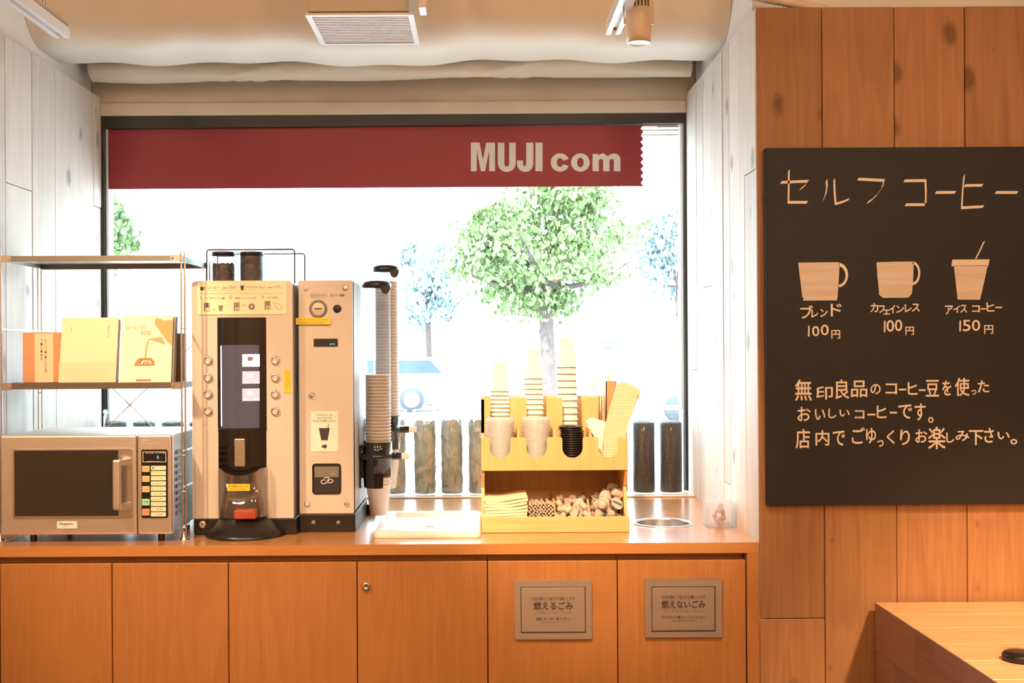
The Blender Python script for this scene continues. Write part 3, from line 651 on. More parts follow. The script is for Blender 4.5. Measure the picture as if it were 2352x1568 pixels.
for s_, *r in (('ブ', 330, 435, 1350, 1460), ('レ', 425, 480, 1385, 1450), ('ン', 500, 560, 1380, 1445), ('ド', 590, 680, 1335, 1440), ('カ', 930, 995, 1330, 1405), ('フ', 1000, 1050, 1350, 1410), ('ェ', 1040, 1095, 1385, 1425), ('イ', 1095, 1140, 1345, 1415), ('ン', 1150, 1215, 1350, 1410), ('レ', 1225, 1280, 1340, 1405), ('ス', 1285, 1350, 1335, 1400), ('ア', 1570, 1635, 1350, 1425), ('イ', 1640, 1695, 1350, 1410), ('ス', 1700, 1755, 1345, 1410), ('コ', 1800, 1865, 1350, 1405), ('ー', 1875, 1915, 1371, 1384), ('ヒ', 1925, 1990, 1325, 1400), ('ー', 2000, 2055, 1359, 1372)):
    ch(mb, s_, *r, B1, .028)
for s_, *r in (('1', 390, 410, 30, 122), ('0', 430, 490, 33, 118), ('0', 505, 570, 20, 110), ('円', 595, 668, 68, 140), ('1', 1040, 1060, -12, 85), ('0', 1068, 1130, -18, 80), ('0', 1140, 1200, -22, 74), ('円', 1230, 1300, 38, 108), ('1', 1688, 1706, -15, 78), ('5', 1720, 1785, -20, 75), ('0', 1800, 1868, -20, 72), ('円', 1905, 1980, 25, 98)):
    if s_ == '1': stroke(mb, [((r[0]+r[1])/2+2, r[2]), ((r[0]+r[1])/2, r[3])], nib=(14, 0), B=B2)
    else: ch(mb, s_, *r, B2, .02)
mb.build('price_lettering', t)
mb = MB()
for s_, *r in (('無', 285, 425, 490, 670), ('印', 465, 605, 550, 660), ('良', 630, 745, 490, 655), ('品', 765, 900, 500, 640), ('の', 930, 1015, 530, 615), ('コ', 1060, 1155, 525, 615), ('ー', 1175, 1235, 568, 584), ('ヒ', 1250, 1330, 515, 620), ('ー', 1345, 1400, 573, 589), ('豆', 1405, 1515, 495, 635), ('を', 1545, 1620, 500, 625), ('使', 1655, 1775, 475, 630), ('っ', 1795, 1835, 580, 620), ('た', 1850, 1945, 500, 600),
            ('お', 305, 415, 725, 845), ('い', 455, 540, 745, 835), ('し', 570, 635, 740, 820), ('い', 665, 750, 750, 805), ('コ', 795, 875, 755, 825), ('ー', 905, 970, 782, 798), ('ヒ', 985, 1065, 715, 820), ('ー', 1095, 1155, 765, 781), ('で', 1170, 1285, 705, 825), ('す', 1310, 1400, 695, 840), ('。', 1425, 1468, 812, 860),
            ('店', 290, 410, 915, 1080), ('内', 460, 575, 925, 1055), ('で', 608, 710, 930, 1055), ('ご', 770, 880, 900, 1040), ('ゆ', 893, 975, 905, 1035), ('っ', 990, 1040, 1010, 1065), ('く', 1070, 1135, 925, 1040), ('り', 1185, 1265, 920, 1050), ('お', 1315, 1415, 920, 1030), ('楽', 1425, 1570, 895, 1085), ('し', 1580, 1645, 945, 1030), ('み', 1660, 1775, 930, 1015), ('下', 1775, 1895, 925, 1050), ('さ', 1905, 1985, 905, 1030), ('い', 2020, 2120, 940, 1000), ('。', 2130, 2185, 1000, 1045)):
    ch(mb, s_, *r, B2, .026)
mb.build('message_lettering', t)
def bp_(mb, pts, m, dy=0): mb.poly([[B1(*p) for p in q] for q in pts], YB-.0004+dy, YB+dy, m)
mb = MB(); bp_(mb, [[(314, 985), (600, 983), (664, 980), (655, 1120), (641, 1272), (630, 1296), (600, 1304), (390, 1308), (362, 1300), (350, 1270), (330, 1120)]], M['chalkfill'])
bp_(mb, [arc(655, 1088, 82, 105, -88, 88, 16)+arc(655, 1092, 60, 78, 88, -88, 16)], M['chalk']); stroke(mb, [(316, 985), (352, 1280)], (12, 0)); stroke(mb, [(352, 1300), (640, 1298)], (0, 14)); stroke(mb, [(316, 988), (662, 984)], (0, 12)); stroke(mb, [(660, 990), (640, 1290)], (12, 0)); mb.build('mug_drawing', t)
mb = MB(); bp_(mb, [[(984, 980), (1140, 974), (1300, 972), (1296, 1100), (1284, 1245), (1262, 1275), (1230, 1282), (1045, 1283), (1015, 1268), (1004, 1235), (988, 1100)]], M['chalkfill'])
bp_(mb, [arc(1290, 1072, 66, 102, -88, 88, 16)+arc(1290, 1072, 48, 78, 88, -88, 16)], M['chalk']); stroke(mb, [(986, 985), (1010, 1260)], (12, 0)); stroke(mb, [(1030, 1276), (1255, 1274)], (0, 14)); stroke(mb, [(986, 984), (1296, 978)], (0, 12)); stroke(mb, [(1294, 980), (1278, 1250)], (12, 0)); mb.build('mug_drawing', t)
mb = MB(); bp_(mb, [[(1645, 1008), (1928, 1008), (1863, 1300), (1676, 1298)]], M['chalkfill']); bp_(mb, [[(1630, 956), (1950, 954), (1938, 1008), (1932, 1022), (1925, 1004), (1645, 1006), (1635, 1015), (1622, 1012)]], M['chalk'], -.0003)
stroke(mb, [(1903, 800), (1870, 872), (1832, 950)], (16, -6)); stroke(mb, [(1926, 1020), (1864, 1298)], (10, 0)); stroke(mb, [(1650, 1020), (1680, 1295)], (10, 0)); mb.build('iced_cup_drawing', t)

# ------------------------------------------------------------------ microwave
YM = .05
def Q5(u, v): return (u/3.9196, 860+v/3.9196)
def R5(u0, u1, v0, v1, Y=YM): a, b = Q5(u0, v0), Q5(u1, v1); return R(a[0], b[0], a[1], b[1], Y)
mx0, mx1, mz0, mz1 = R(-1, 395, 999, 1228, YM)
mw = thing('microwave_oven', 'stainless steel commercial microwave oven on the counter under the shelf rack', 'microwave', ((mx0+mx1)/2, YM+.18, CT))
mb = MB(); mb.box(mx0+.007, mx1-.004, YM+.022, YM+.30, mz0+.002, mz1-.001, M['steel_d'], .004); mb.build('casing', mw)
dx = R5(1232, 1232, 700, 800)[0]
fr = R5(115, 1195, 668, 1295); gl = R5(133, 1068, 683, 1272)
mb = MB(); mb.box(mx0, dx-.001, YM, YM+.021, mz0, mz1, M['steel'], .005, 3); dr = mb.build('door', mw)
mb = MB(); mb.poly([rrect(*fr, .004), [(gl[0], gl[2]), (gl[1], gl[2]), (gl[1], gl[3]), (gl[0], gl[3])]], YM-.0025, YM+.001, M['steel_n']); mb.build('window_frame', dr)
mb = MB(); mb.box(gl[0], gl[1], YM-.0008, YM+.001, gl[2], gl[3], M['ovenglass']); mb.build('window_glass', dr)
hd = R5(1060, 1128, 740, 1200)
mb = MB(); mb.box(hd[0], hd[1], YM-.042, YM-.028, hd[2], hd[3]-.004, M['steel'], .004, 3)
hx2 = R5(1190, 1190, 740, 800)[0]
for z in (hd[3]-.012, hd[2]+.006):
    mb.add([(hd[0]+.006, YM-.036, z-.006), (hd[0]+.006, YM-.036, z+.006), (hx2, YM-.002, z-.008), (hx2, YM-.002, z+.008), (hd[1], YM-.036, z-.006), (hd[1], YM-.036, z+.006), (hx2-.022, YM-.002, z-.008), (hx2-.022, YM-.002, z+.008)],
           [(0, 1, 3, 2), (4, 6, 7, 5), (1, 5, 7, 3), (0, 2, 6, 4), (0, 4, 5, 1), (2, 3, 7, 6)], M['steel'])
mb.build('handle', dr)
pl = R5(513, 695, 1320, 1387)
mb = MB(); mb.box(*pl[:2], YM-.0015, YM+.001, *pl[2:], M['whitem'], .001, 1); mb.build('badge', dr)
mb = MB(); b = R5(540, 662, 1331, 1352); mb.text('Panasonic', M['ink'], box=b, y=YM-.0018, off=.03); b = R5(572, 630, 1364, 1372); mb.text('NE-710', M['inkgrey'], box=b, y=YM-.0018); mb.build('badge_lettering', dr)
mb = MB(); mb.box(dx+.0008, mx1, YM, YM+.021, mz0, mz1, M['steel'], .005, 3); cp_ = mb.build('control_panel', mw)
kp = R5(1275, 1512, 673, 1290)
mb = MB(); mb.poly([rrect(*kp, .004)], YM-.002, YM+.001, M['gloss']); mb.build('keypad', cp_)
mb = MB(); d_ = R5(1287, 1498, 692, 788); g_ = R5(1292, 1493, 697, 783); mb.poly([rrect(*d_, .001), rrect(*g_, .001)], YM-.0026, YM-.0019, M['booktan'])
b = R5(1312, 1488, 698, 711); mb.text('あたため 1 2 3 4 分秒', M['chalk'], box=b, y=YM-.0026); b = R5(1318, 1450, 776, 787); mb.text('定格高周波出力 700 W', M['chalk'], box=b, y=YM-.0026)
b = R5(1415, 1437, 728, 757); mb.text('0.', M['lcdt'], box=b, y=YM-.0026); mb.build('display', cp_)
txt = ['1', '2  ドリンク', '3  ケーキ', '4  カレー', '5  パン', '6  コンビニ弁当', '7  おにぎり', '8  サンドイッチ', '9  惣菜', '0  その他の加熱']
for i in range(10):
    v0 = 820+i*46.3; b = R5(1362, 1497, v0, v0+38); mb = MB(); mb.poly([rrect(*b, .001)], YM-.0035, YM-.0018, M['btnw']); bt = b
    b = R5(1372, 1392 if i == 0 else 1470, v0+12, v0+26); mb.text(txt[i], M['inkgrey'], box=(b[0], b[1], b[2], b[3]), y=YM-.0037); mb.build('button', cp_)
for v0, m_ in ((820, 'btno'), (910, 'btno'), (1002, 'btno'), (1116, 'btng'), (1206, 'btnr')):
    b = R5(1283, 1350, v0, v0+(54 if m_ == 'btno' else 60)); mb = MB(); mb.poly([rrect(*b, .0012)], YM-.0035, YM-.0018, M[m_]); b = R5(1296, 1338, v0+20, v0+34)
    mb.text({'btno': '出力', 'btng': '加熱', 'btnr': '取消'}[m_], M['ink'] if m_ == 'btng' else M['brown'], box=b, y=YM-.0037); mb.build('button', cp_)
mb = MB(); b = R5(1275, 1345, 585, 600); mb.text('業務用電子', M['booktan'], box=b, y=YM-.0006); b = R5(1330, 1380, 614, 628); mb.text('レンジ', M['booktan'], box=b, y=YM-.0006); mb.build('panel_lettering', cp_)
mb = MB()
for i in range(10):
    z = mz0+.04+i*.017; mb.box(mx1-.0035, mx1-.002, YM+.05, YM+.12, z, z+.008, M['black'])
mb.build('side_vent', mw)
mb = MB(); mb.box(mx1-.0042, mx1-.0025, YM+.135, YM+.298, mz0+.006, mz1-.006, M['side_reflect']); mb.build('side_panel', mw)  # added sheet painting a dark reflection on the steel casing side
for u in (250, 1412):
    for yy in (YM+.02, YM+.26):
        x = Q5(u, 0)[0]; x = XX(x, YM); mb = MB(); mb.lathe([(.0075, 0), (.0085, .004), (.0085, mz0-CT+.003)], (x, yy+.01, CT), M['black'], 16); mb.build('foot', mw)

# ------------------------------------------------------------------ shelf rack
Yf, Yr = .085, .34
rk = thing('shelf_rack', 'open steel shelf rack with two shelves standing over the microwave', 'shelf', (-.95, .17, CT))
xl, xr_, xr2 = XX(3, Yf), XX(417, Yf), XX(425, Yf)
ztop_ = ZZ(584, Yf, 200)
lift = CT
for nm, xs_ in (('left', (xl, xl-.0095)), ('right', (xr_, xr2))):
    for y in (Yf, Yr):
        mb = MB()
        for x in xs_:
            mb.cyl((x, y, lift+.004), (x, y, ztop_+(.004 if y == Yf else 0)), .0024, M['rackwire'], 8)
        for z in (CT+.03, ZZ(905, Yf), ZZ(750, Yf), ztop_-.012, CT+.21, CT+.12): mb.cyl((xs_[0], y, z), (xs_[1], y, z), .002, M['rackwire'], 6)
        mb.build('post', rk)
        mb = MB(); mb.lathe([(.012, 0), (.012, .002), (.006, .006), (.0045, .02), (.0, .02)], (sum(xs_)/2, y, CT), M['rackwire'], 20); mb.build('foot', rk)
    for z in (ZZ(750, Yf), CT+.22, CT+.13, CT+.03):
        mb = MB(); mb.cyl((xs_[0], Yf, z), (xs_[0], Yr, z), .0022, M['rackwire'], 8); mb.build('side_rod', rk)
for py0, py1 in ((587, 600), (879, 893)):
    z1_ = ZZ(py0, Yf, 210); z0_ = ZZ(py1, Yf, 210)
    mb = MB(); zp = z1_-.0015
    mb.box(xl+.004, xr_-.004, Yf+.002, Yr-.002, zp-.0015, zp, M['rack']); 
    mb.box(xl+.004, xr_-.004, Yf-.001, Yf+.001, z0_, z1_, M['rack']); mb.box(xl+.004, xr_-.004, Yr-.002, Yr, z0_-.002, z1_, M['rack'])
    mb.box(xl+.003, xl+.0045, Yf, Yr, z0_, z1_, M['rack']); mb.box(xr_-.0045, xr_-.003, Yf, Yr, z0_, z1_, M['rack'])
    sh = mb.build('shelf', rk)
    for x, sg in ((xl, 1), (xr_, -1)):
        for y in (Yf, Yr):
            sy = -1 if y == Yf else 1
            mb = MB(); mb.box(x+sg*.001, x+sg*.027, y+sy*.001, y+sy*.003, z0_-.0015, z1_+.0015, M['rackwire'], .0008, 1)
            mb.lathe([(0, -.003), (.0028, -.0028), (.0034, 0)], (x+sg*.021, y+sy*.0032 if sy < 0 else y+.006, (z0_+z1_)/2), M['chrome'], 12, 'Y', caps=False); mb.build('corner_clamp', sh)
mb = MB(); c = P(297, 930, Yr)
def pt(px, py): a = P(px, py, Yr); return (a[0], Yr+.006, a[1])
lo_z, hi = 1110, 893
for sg in (1, -1):
    p0, p1, p2 = pt(297-sg*165, 772), pt(297, 930), pt(297+sg*165, 1094)
    if sg == -1: p0 = pt(297+165, 772); p2 = pt(297-165, 1094)
    mb.tube([p0, p1, p2], .0014, M['rackwire'], 6)
mb.poly([[(c[0]-.011, c[1]-.009), (c[0]-.002, c[1]-.003), (c[0]+.011, c[1]-.009), (c[0]+.003, c[1]), (c[0]+.011, c[1]+.009), (c[0], c[1]+.003), (c[0]-.011, c[1]+.009), (c[0]-.003, c[1])]], Yr+.002, Yr+.0045, M['rackwire'])
mb.build('cross_brace', rk)

# things on the middle shelf
zs_ = ZZ(879, Yf, 210)-.0015+.0002
def lean(loc, ang, yaw=0): return Matrix.Translation(loc) @ Matrix.Rotation(yaw, 4, 'Z') @ Matrix.Rotation(ang, 4, 'X')
def bookobj(name, pxs, pys, Y, thick, tilt, cover, label, cat, extra=None, yaw=0, shear=0):
    a = R(pxs[0], pxs[1], pys[0], pys[1], Y); w = a[1]-a[0]; h = a[3]-zs_
    t = thing(name, label, cat, ((a[0]+a[1])/2, Y, zs_), 'books on the shelf rack')
    Mx = lean(((a[0]+a[1])/2, Y, zs_+thick*math.sin(abs(tilt))*0+.0004), -tilt, yaw)
    mb = MB(); mb.X = Mx
    mb.box(-w/2, w/2, 0, .0022, 0, h, cover, .0008, 1); mb.box(-w/2, w/2, thick-.002, thick, 0, h, cover, .0008, 1); mb.box(-w/2, -w/2+.002, 0.001, thick-.001, 0, h, cover)
    mb.build('cover', t)
    mb = MB(); mb.X = Mx; mb.box(-w/2+.0022, w/2-.003, .0024, thick-.0022, .003, h-.003, M['pages']); mb.build('pages', t)
    if extra: extra(t, Mx, w, h)
    return t
def ex1(t, Mx, w, h):
    mb = MB(); mb.X = Mx; mb.box(-w/2-.0004, w/2+.0004, -.0008, -.0001, 0.001, h*.31, M['bookband']); mb.build('paper_band', t)
    mb = MB(); mb.X = Mx
    mb.text('珈琲\nと本', M['orange'], box=(w*.32, w*.35, h*.68, h*.88), y=-.0003); mb.text('あるかたち', M['orange'], box=(-w*.33, -w*.31, h*.78, h*.86), y=-.0003)
    mb.build('cover_lettering', t)
def ex2(t, Mx, w, h):
    mb = MB(); mb.X = Mx; y0, y1 = -.0010, -.0002
    def q(u, v): return (-w/2+(u-1195)/(1705-1195)*w, (1465-v)/(1465-795)*h)
    mb.poly([[q(1520, 850), q(1545, 820), q(1620, 850), q(1700, 840), q(1700, 1100), q(1640, 1040), q(1560, 930), q(1530, 890)]], y0, y1, M['orange'])
    mb.poly([[q(1470, 1030), q(1600, 1015), q(1640, 1090), q(1560, 1060), q(1490, 1040)]], y0-.0002, y1, M['orange'])
    mb.poly([[q(1436, 1230), q(1445, 1100), q(1465, 1040), q(1480, 1030), q(1460, 1100), q(1448, 1230)]], y0, y1, M['orange'])
    mb.poly([[q(1335, 1298), q(1350, 1255), q(1385, 1222), q(1500, 1222), q(1535, 1255), q(1538, 1290), q(1500, 1298)], [q(1375, 1280), q(1390, 1245), q(1490, 1240), q(1510, 1280)]], y0, y1, M['brown'])
    for i in range(14):
        u, v = 1385+random.random()*115, 1248+random.random()*28; mb.poly([[q(u-9, v), q(u, v-6), q(u+9, v), q(u, v+6)]], y0, y1, M['brown'])
    mb.build('cover_picture', t)
    mb = MB(); mb.X = Mx; a, b = q(1235, 935), q(1430, 895); mb.text('コーヒーの', M['orange'], box=(a[0], b[0], a[1], b[1]), y=-.0004, off=.02); a, b = q(1390, 1000), q(1490, 950); mb.text('科学', M['orange'], box=(a[0], b[0], a[1], b[1]), y=-.0004, off=.02)
    a, b = q(1358, 1450), q(1505, 1432); mb.box(a[0], b[0], y0, y1, a[1], b[1], M['brown']); mb.build('cover_lettering', t)
# kraft box with label
a = R(52, 140, 763, 877, .15)
t = thing('kraft_box', 'small brown cardboard case with a cream label, leftmost on the shelf', 'box', ((a[0]+a[1])/2, .2, zs_), 'books on the shelf rack')
mb = MB(); mb.box(a[0], a[1]-.0, .15, .24, zs_+.0004, a[3], M['kraft'], .001, 1); mb.build('case', t)
l_ = R(80, 123, 766, 877, .15); mb = MB(); mb.box(l_[0], l_[1], .1488, .15, zs_+.001, l_[3], M['kraft_l']); mb.build('label', t)
mb = MB()
for u, s_, v0, v1 in ((95.5, 'コーヒー器具', 779, 828), (105, 'おいしいコーヒーのための道具', 779, 856)):
    for i, c_ in enumerate(s_):
        vv = v0+(v1-v0)*i/len(s_); b = R(u-2, u+2, vv, vv+(v1-v0)/len(s_)*.8, .1486)
        mb.text(c_, M['ink'], box=b, y=.1484)
mb.build('label_lettering', t)
bookobj('book', (134, 265), (727, 877), .12, .022, math.radians(9), M['booktan'], 'cream book with a paper band and sparse lettering, leaning beside the cardboard case', 'book', ex1)
a = R(255, 274, 727, 877, .165); t = thing('book', 'narrow tan book mostly hidden behind the paper banded book', 'book', ((a[0]+a[1])/2, .17, zs_), 'books on the shelf rack')
mb = MB(); mb.X = lean((a[0]*.35+a[1]*.65-.012, .160, zs_+.0004), math.radians(-7)); mb.box(-.012, .0135, 0, .018, 0, a[3]-zs_-.003, M['booktan'], .001, 1); mb.build('cover', t)
bookobj('book', (274, 392), (722, 877), .115, .024, math.radians(8), M['bookcream'], 'pale yellow book with a kettle pouring over a coffee dripper on its cover', 'book', ex2)
a = R(392, 404, 724, 877, .16); t = thing('book', 'grey green book standing right behind the kettle cover book', 'book', ((a[0]+a[1])/2, .17, zs_), 'books on the shelf rack')
mb = MB(); mb.X = lean((XX(388, .165), .165, zs_+.0004), math.radians(-7)); mb.box(-.03, .0125, 0, .02, 0, a[3]-zs_, M['pages'], .001, 1); mb.build('cover', t)
a = R(372, 415, 765, 877, .21); mb = MB(); mb.box(a[0], a[1], .205, .265, zs_+.0004, a[3], M['brownbook'], .001, 1); mb.build('book', tags=('dark brown book at the right end of the shelf behind the others', 'book', 'books on the shelf rack'))

# ------------------------------------------------------------------ coffee machine
YC = .15
def Q7(u, v): return (420+u/3.1367, 760+v/3.136)
def R7(u0, u1, v0, v1, Y=YC): a, b = Q7(u0, v0), Q7(u1, v1); return R(a[0], b[0], a[1], b[1], Y)
fz = R(441, 673, 645, 1190, YC); cm = thing('coffee_machine', 'tall self service coffee machine with a black column, screen and round buttons', 'coffee machine', ((fz[0]+fz[1])/2, YC+.17, CT))
mb = MB(); mb.box(fz[0]+.040, fz[1]+.001, YC+.014, YC+.36, CT+.038, fz[3]-.004, M['machine_side'], .006); mb.build('body', cm)
mb = MB(); r_ = .012
pts = [(fz[0], fz[2]), (fz[1], fz[2])]+[(fz[1]-r_+r_*math.cos(math.radians(a)), fz[3]-r_+r_*math.sin(math.radians(a))) for a in range(0, 91, 15)]+[(fz[0]+r_-r_*math.sin(math.radians(a)), fz[3]-r_+r_*math.cos(math.radians(a))) for a in range(0, 91, 15)]
mb.poly([pts], YC, YC+.013, M['machine']); fp = mb.build('front_panel', cm)
# menu card
mc = R(454, 659, 643.5, 723, YC)
mb = MB(); mb.box(mc[0], mc[1], YC-.002, YC-.0005, mc[2]+.001, mc[3]-.001, M['cream']); mb.build('menu_card', cm)
mb = MB(); ym = YC-.0023
def Rm(u0, u1, v0, v1): return R(440+u0/9.8, 440+u1/9.8, 640+v0/9.8, 640+v1/9.8, YC)
def mt(s_, u0, u1, v0, v1, m='inkgrey', off=0): mb.text(s_, M[m], box=Rm(u0, u1, v0, v1), y=ym, off=off)
mt('コーヒー', 375, 630, 175, 225, 'ink', .02); mt('各種税込', 690, 830, 195, 222, 'inkgrey', .02); mt('100', 850, 975, 162, 224); mt('円', 985, 1020, 195, 220); mt('下のボタンより各種選択してください。お好みの濃さを選べます', 375, 920, 248, 264)
mt('アイスコーヒー', 1225, 1655, 162, 218, 'ink', .02); mt('各種税込', 1715, 1855, 185, 213, 'inkgrey', .02); mt('150', 1872, 1998, 150, 214); mt('円', 2010, 2050, 185, 212); mt('氷入りカップを冷凍ケースよりお取りください', 1225, 1770, 240, 258)
for s_, u, v in (('1.', 205, 458), ('2.', 850, 455), ('3.', 1575, 448)): mt(s_, u, u+(65 if s_ == '1.' else 82), v-70, v, 'inkgrey')
mt('カップをマシーンに置く', 310, 775, 420, 458, 'ink', .02); mt('お金をマシーンに入れる', 975, 1455, 417, 453, 'ink', .02); mt('ボタンを押す', 1705, 1955, 408, 445, 'ink', .02)
b = Rm(190, 2045, 330, 336); mb.box(b[0], b[1], ym, ym+.0003, b[2], b[3], M['inkgrey'])
def pm(l, m): mb.poly([[P(440+u/9.8, 640+v/9.8, YC) for u, v in q] for q in l], ym-.0001, ym+.0002, M[m])
pm([[(195, 185), (280, 185), (278, 240), (262, 265), (213, 265), (198, 240)]], 'ink'); pm([arc(282, 215, 32, 30, -80, 80)+arc(282, 215, 20, 20, 80, -80)], 'ink'); pm([[(228, 175), (224, 150), (234, 140), (240, 175)]], 'ink')
pm([[(1100, 155), (1190, 155), (1165, 262), (1122, 262)]], 'ink'); pm([[(1176, 155), (1190, 105), (1196, 105), (1184, 155)]], 'ink')
for u, v, lit in ((280, 540, 1), (955, 535, 0), (1650, 500, 0)):
    w = 130; pm([[(u, v), (u+w, v), (u+w, v+195), (u, v+195)]], 'inkgrey'); pm([[(u+28, v+110), (u+w-8, v+110), (u+w-8, v+188), (u+28, v+188)]], 'kraft_l')
    mb.box(*[0, 0][:0] or (Rm(u+28, u+w-8, v+112, v+186)[0], Rm(u+28, u+w-8, v+112, v+186)[1]), ym-.0005, ym-.0002, *Rm(u+28, u+w-8, v+112, v+186)[2:], M['kraft_l'])
    b = Rm(u+55, u+w-35, v+12, v+100); mb.box(b[0], b[1], ym-.0005, ym-.0002, b[2], b[3], M['ink'] if lit else M['inkgrey'])
    if not lit: b = Rm(u+60, u+98, v+135, v+175); mb.box(b[0], b[1], ym-.0008, ym-.0005, b[2], b[3], M['inkgrey'])
    for uu in (u+38, u+110):
        for k in range(3): b = Rm(uu-5, uu+5, v+22+k*30, v+32+k*30); mb.box(b[0], b[1], ym-.0006, ym-.0003, b[2], b[3], M['paper'])
pm([[(605, 600), (718, 600), (690, 727), (632, 727)]], 'inkgrey'); pm([arc(1357, 630, 72, 72, 0, 345, 22)], 'inkgrey'); mb.text('¥', M['cream'], box=Rm(1330, 1385, 600, 655), y=ym-.0006, off=.03)
pm([[(1155, 597), (1185, 578), (1185, 592), (1228, 592), (1228, 602), (1185, 602), (1185, 616)]], 'inkgrey'); pm([[(478, 692), (508, 675), (508, 687), (545, 687), (545, 697), (508, 697), (508, 708)]], 'brown')
pts = [(1848, 540), (1940, 560), (2010, 600), (2035, 640), (2020, 690), (1960, 688), (1905, 660), (1900, 610), (1880, 585), (1850, 560)]
for p, q in zip(pts, pts[1:]+pts[:1]):
    d = Vector((q[0]-p[0], q[1]-p[1])).normalized()*3.5; nn = (-d.y, d.x); pm([[(p[0]+nn[0], p[1]+nn[1]), (q[0]+nn[0], q[1]+nn[1]), (q[0]-nn[0], q[1]-nn[1]), (p[0]-nn[0], p[1]-nn[1])]], 'inkgrey')
mb.build('menu_lettering', cm)
# black convex column, curved in plan
def column(name, px0, px1, py0, py1, bulge, m, parent, Y=YC, n=24, back=.002):
    a = R(px0, px1, py0, py1, Y); c = (a[0]+a[1])/2; hw = (a[1]-a[0])/2; pr = []
    for i in range(n+1):
        t_ = -1+2*i/n; pr.append((c+hw*t_, Y+back-.003-bulge*math.cos(t_*math.pi/2)))
    pr += [(c+hw, Y+back), (c-hw, Y+back)]
    mb = MB(); mb.poly([pr], a[2], a[3], m, 'XY'); 
    return mb.build(name, parent)
a = R(500, 612, 727, 1075, YC)
column('column', 500, 612, 729, 990, .016, M['gloss'], cm)
sb = MB()
def scr(px0, px1, py0, py1, m, dy): 
    b = R(px0, px1, py0, py1, YC); c = (a[0]+a[1])/2; hw = (a[1]-a[0])/2; n = 8
    v = []; 
    for i in range(n+1):
        x = b[0]+(b[1]-b[0])*i/n; t_ = (x-c)/hw; y = YC-.001-.016*math.cos(t_*math.pi/2)-dy
        v += [(x, y, b[2]), (x, y, b[3])]
    sb.add(v, [(2*i, 2*i+2, 2*i+3, 2*i+1) for i in range(n)], M[m], True)
scr(508, 597, 792, 982, 'screen', .0006)
scr(508, 511, 794, 978, 'screenblue', .0009)
so = sb.build('screen', cm)
for py, m_ in ((813, 'screenlit'), (852, 'screengrey'), (891.5, 'screengrey')):
    sb = MB(); scr(560, 598, py, py+28.5, m_, .0012)
    mm = 'inkgrey' if m_ == 'screenlit' else 'screenlit'
    scr(572, 582, py+6, py+15, mm, .0016); scr(582, 585, py+8, py+12, mm, .0016)
    b = R(562, 576, py+23, py+26, YC); sb.text({813: 'ブレンド', 852: 'カフェインレス', 891.5: 'アイスコーヒー'}[py], M[mm], box=b, y=YC-.0195); b = R(586, 597, py+22, py+26.5, YC); sb.text('100円' if py < 890 else '150円', M[mm], box=b, y=YC-.0185)
    sb.build('menu_tile', so)
for py in (930,):
    sb = MB(); scr(560, 597, py, py+27, 'screen', .0010); sb.build('menu_tile', so)
for px in (479, 633):
    for py in (827.5, 867, 905, 944):
        x, z = P(px, py, YC); mb = MB(); mb.lathe([(0, -.0045), (.006, -.005), (.0075, -.0065), (.0105, -.005), (.0125, -.001), (.0125, .001)], (x, YC, z), M['chrome'], 28, 'Y', caps=False)
        mb.lathe([(0, -.0052), (.0062, -.0050)], (x, YC, z), M['machine'], 20, 'Y', caps=False); mb.build('button', cm)
# nozzle block
column('nozzle_housing', 502, 612, 986, 1076, .030, M['gloss'], cm)
b = R(539, 564, 1006, 1072, YC-.033); mb = MB(); mb.box(b[0], b[1], YC-.040, YC-.028, b[2], b[3], M['chrome'], .003, 3); mb.build('spout', cm)
# dispensing recess and clear shield
b = R(503, 613, 1074, 1191, YC); mb = MB(); mb.box(b[0], b[1], YC-.003, YC+.004, b[2], b[3], M['machine_bay']); mb.build('dispensing_bay', cm)
cxs, _ = P(556, 1130, YC); 
def shield(px0, px1, py0, py1):
    b = R(px0, px1, py0, py1, YC-.03); c = (b[0]+b[1])/2; hw = (b[1]-b[0])/2; n = 28; v = []; f = []
    for th in (0, .0018):
        for i in range(n+1):
            t_ = -1+2*i/n; x = c+(hw-th)*t_; y = YC-.006-(.052-th)*math.sqrt(max(0, 1-abs(t_)**3.2))
            dip = .017*max(0, math.cos(t_*math.pi/2*1.25))**.7 if abs(t_) < .8 else 0
            v += [(x, y, b[2]), (x, y, b[3]-dip)]
    k = 2*(n+1)
    for i in range(n):
        f += [(2*i, 2*i+2, 2*i+3, 2*i+1), (k+2*i, k+2*i+1, k+2*i+3, k+2*i+2), (2*i+1, 2*i+3, k+2*i+3, k+2*i+1)]
    mb = MB(); mb.add(v, f, M['shield'], True); return mb.build('clear_shield', cm)
shield(497, 613, 1074, 1186)
mb = MB(); b = R(522, 574, 1111, 1127, YC-.06); mb.box(b[0], b[1], YC-.0615, YC-.0595, b[2], b[3], M['yellow']); mb.build('sticker', cm)
mb = MB(); mb.text('必ず最初にカップを', M['inkyel'], box=R(525, 571, 1113.5, 1118.5, YC-.06), y=YC-.062, off=.02); mb.text('セットしてください', M['inkyel'], box=R(529, 568, 1120, 1125, YC-.06), y=YC-.062, off=.02); mb.build('sticker_lettering', cm)
b = R(537, 587, 1171, 1192, YC-.05); mb = MB(); mb.box(b[0], b[1], YC-.052, YC-.02, b[2], b[3], M['redor'], .004, 3); mb.build('cup_stand', cm)
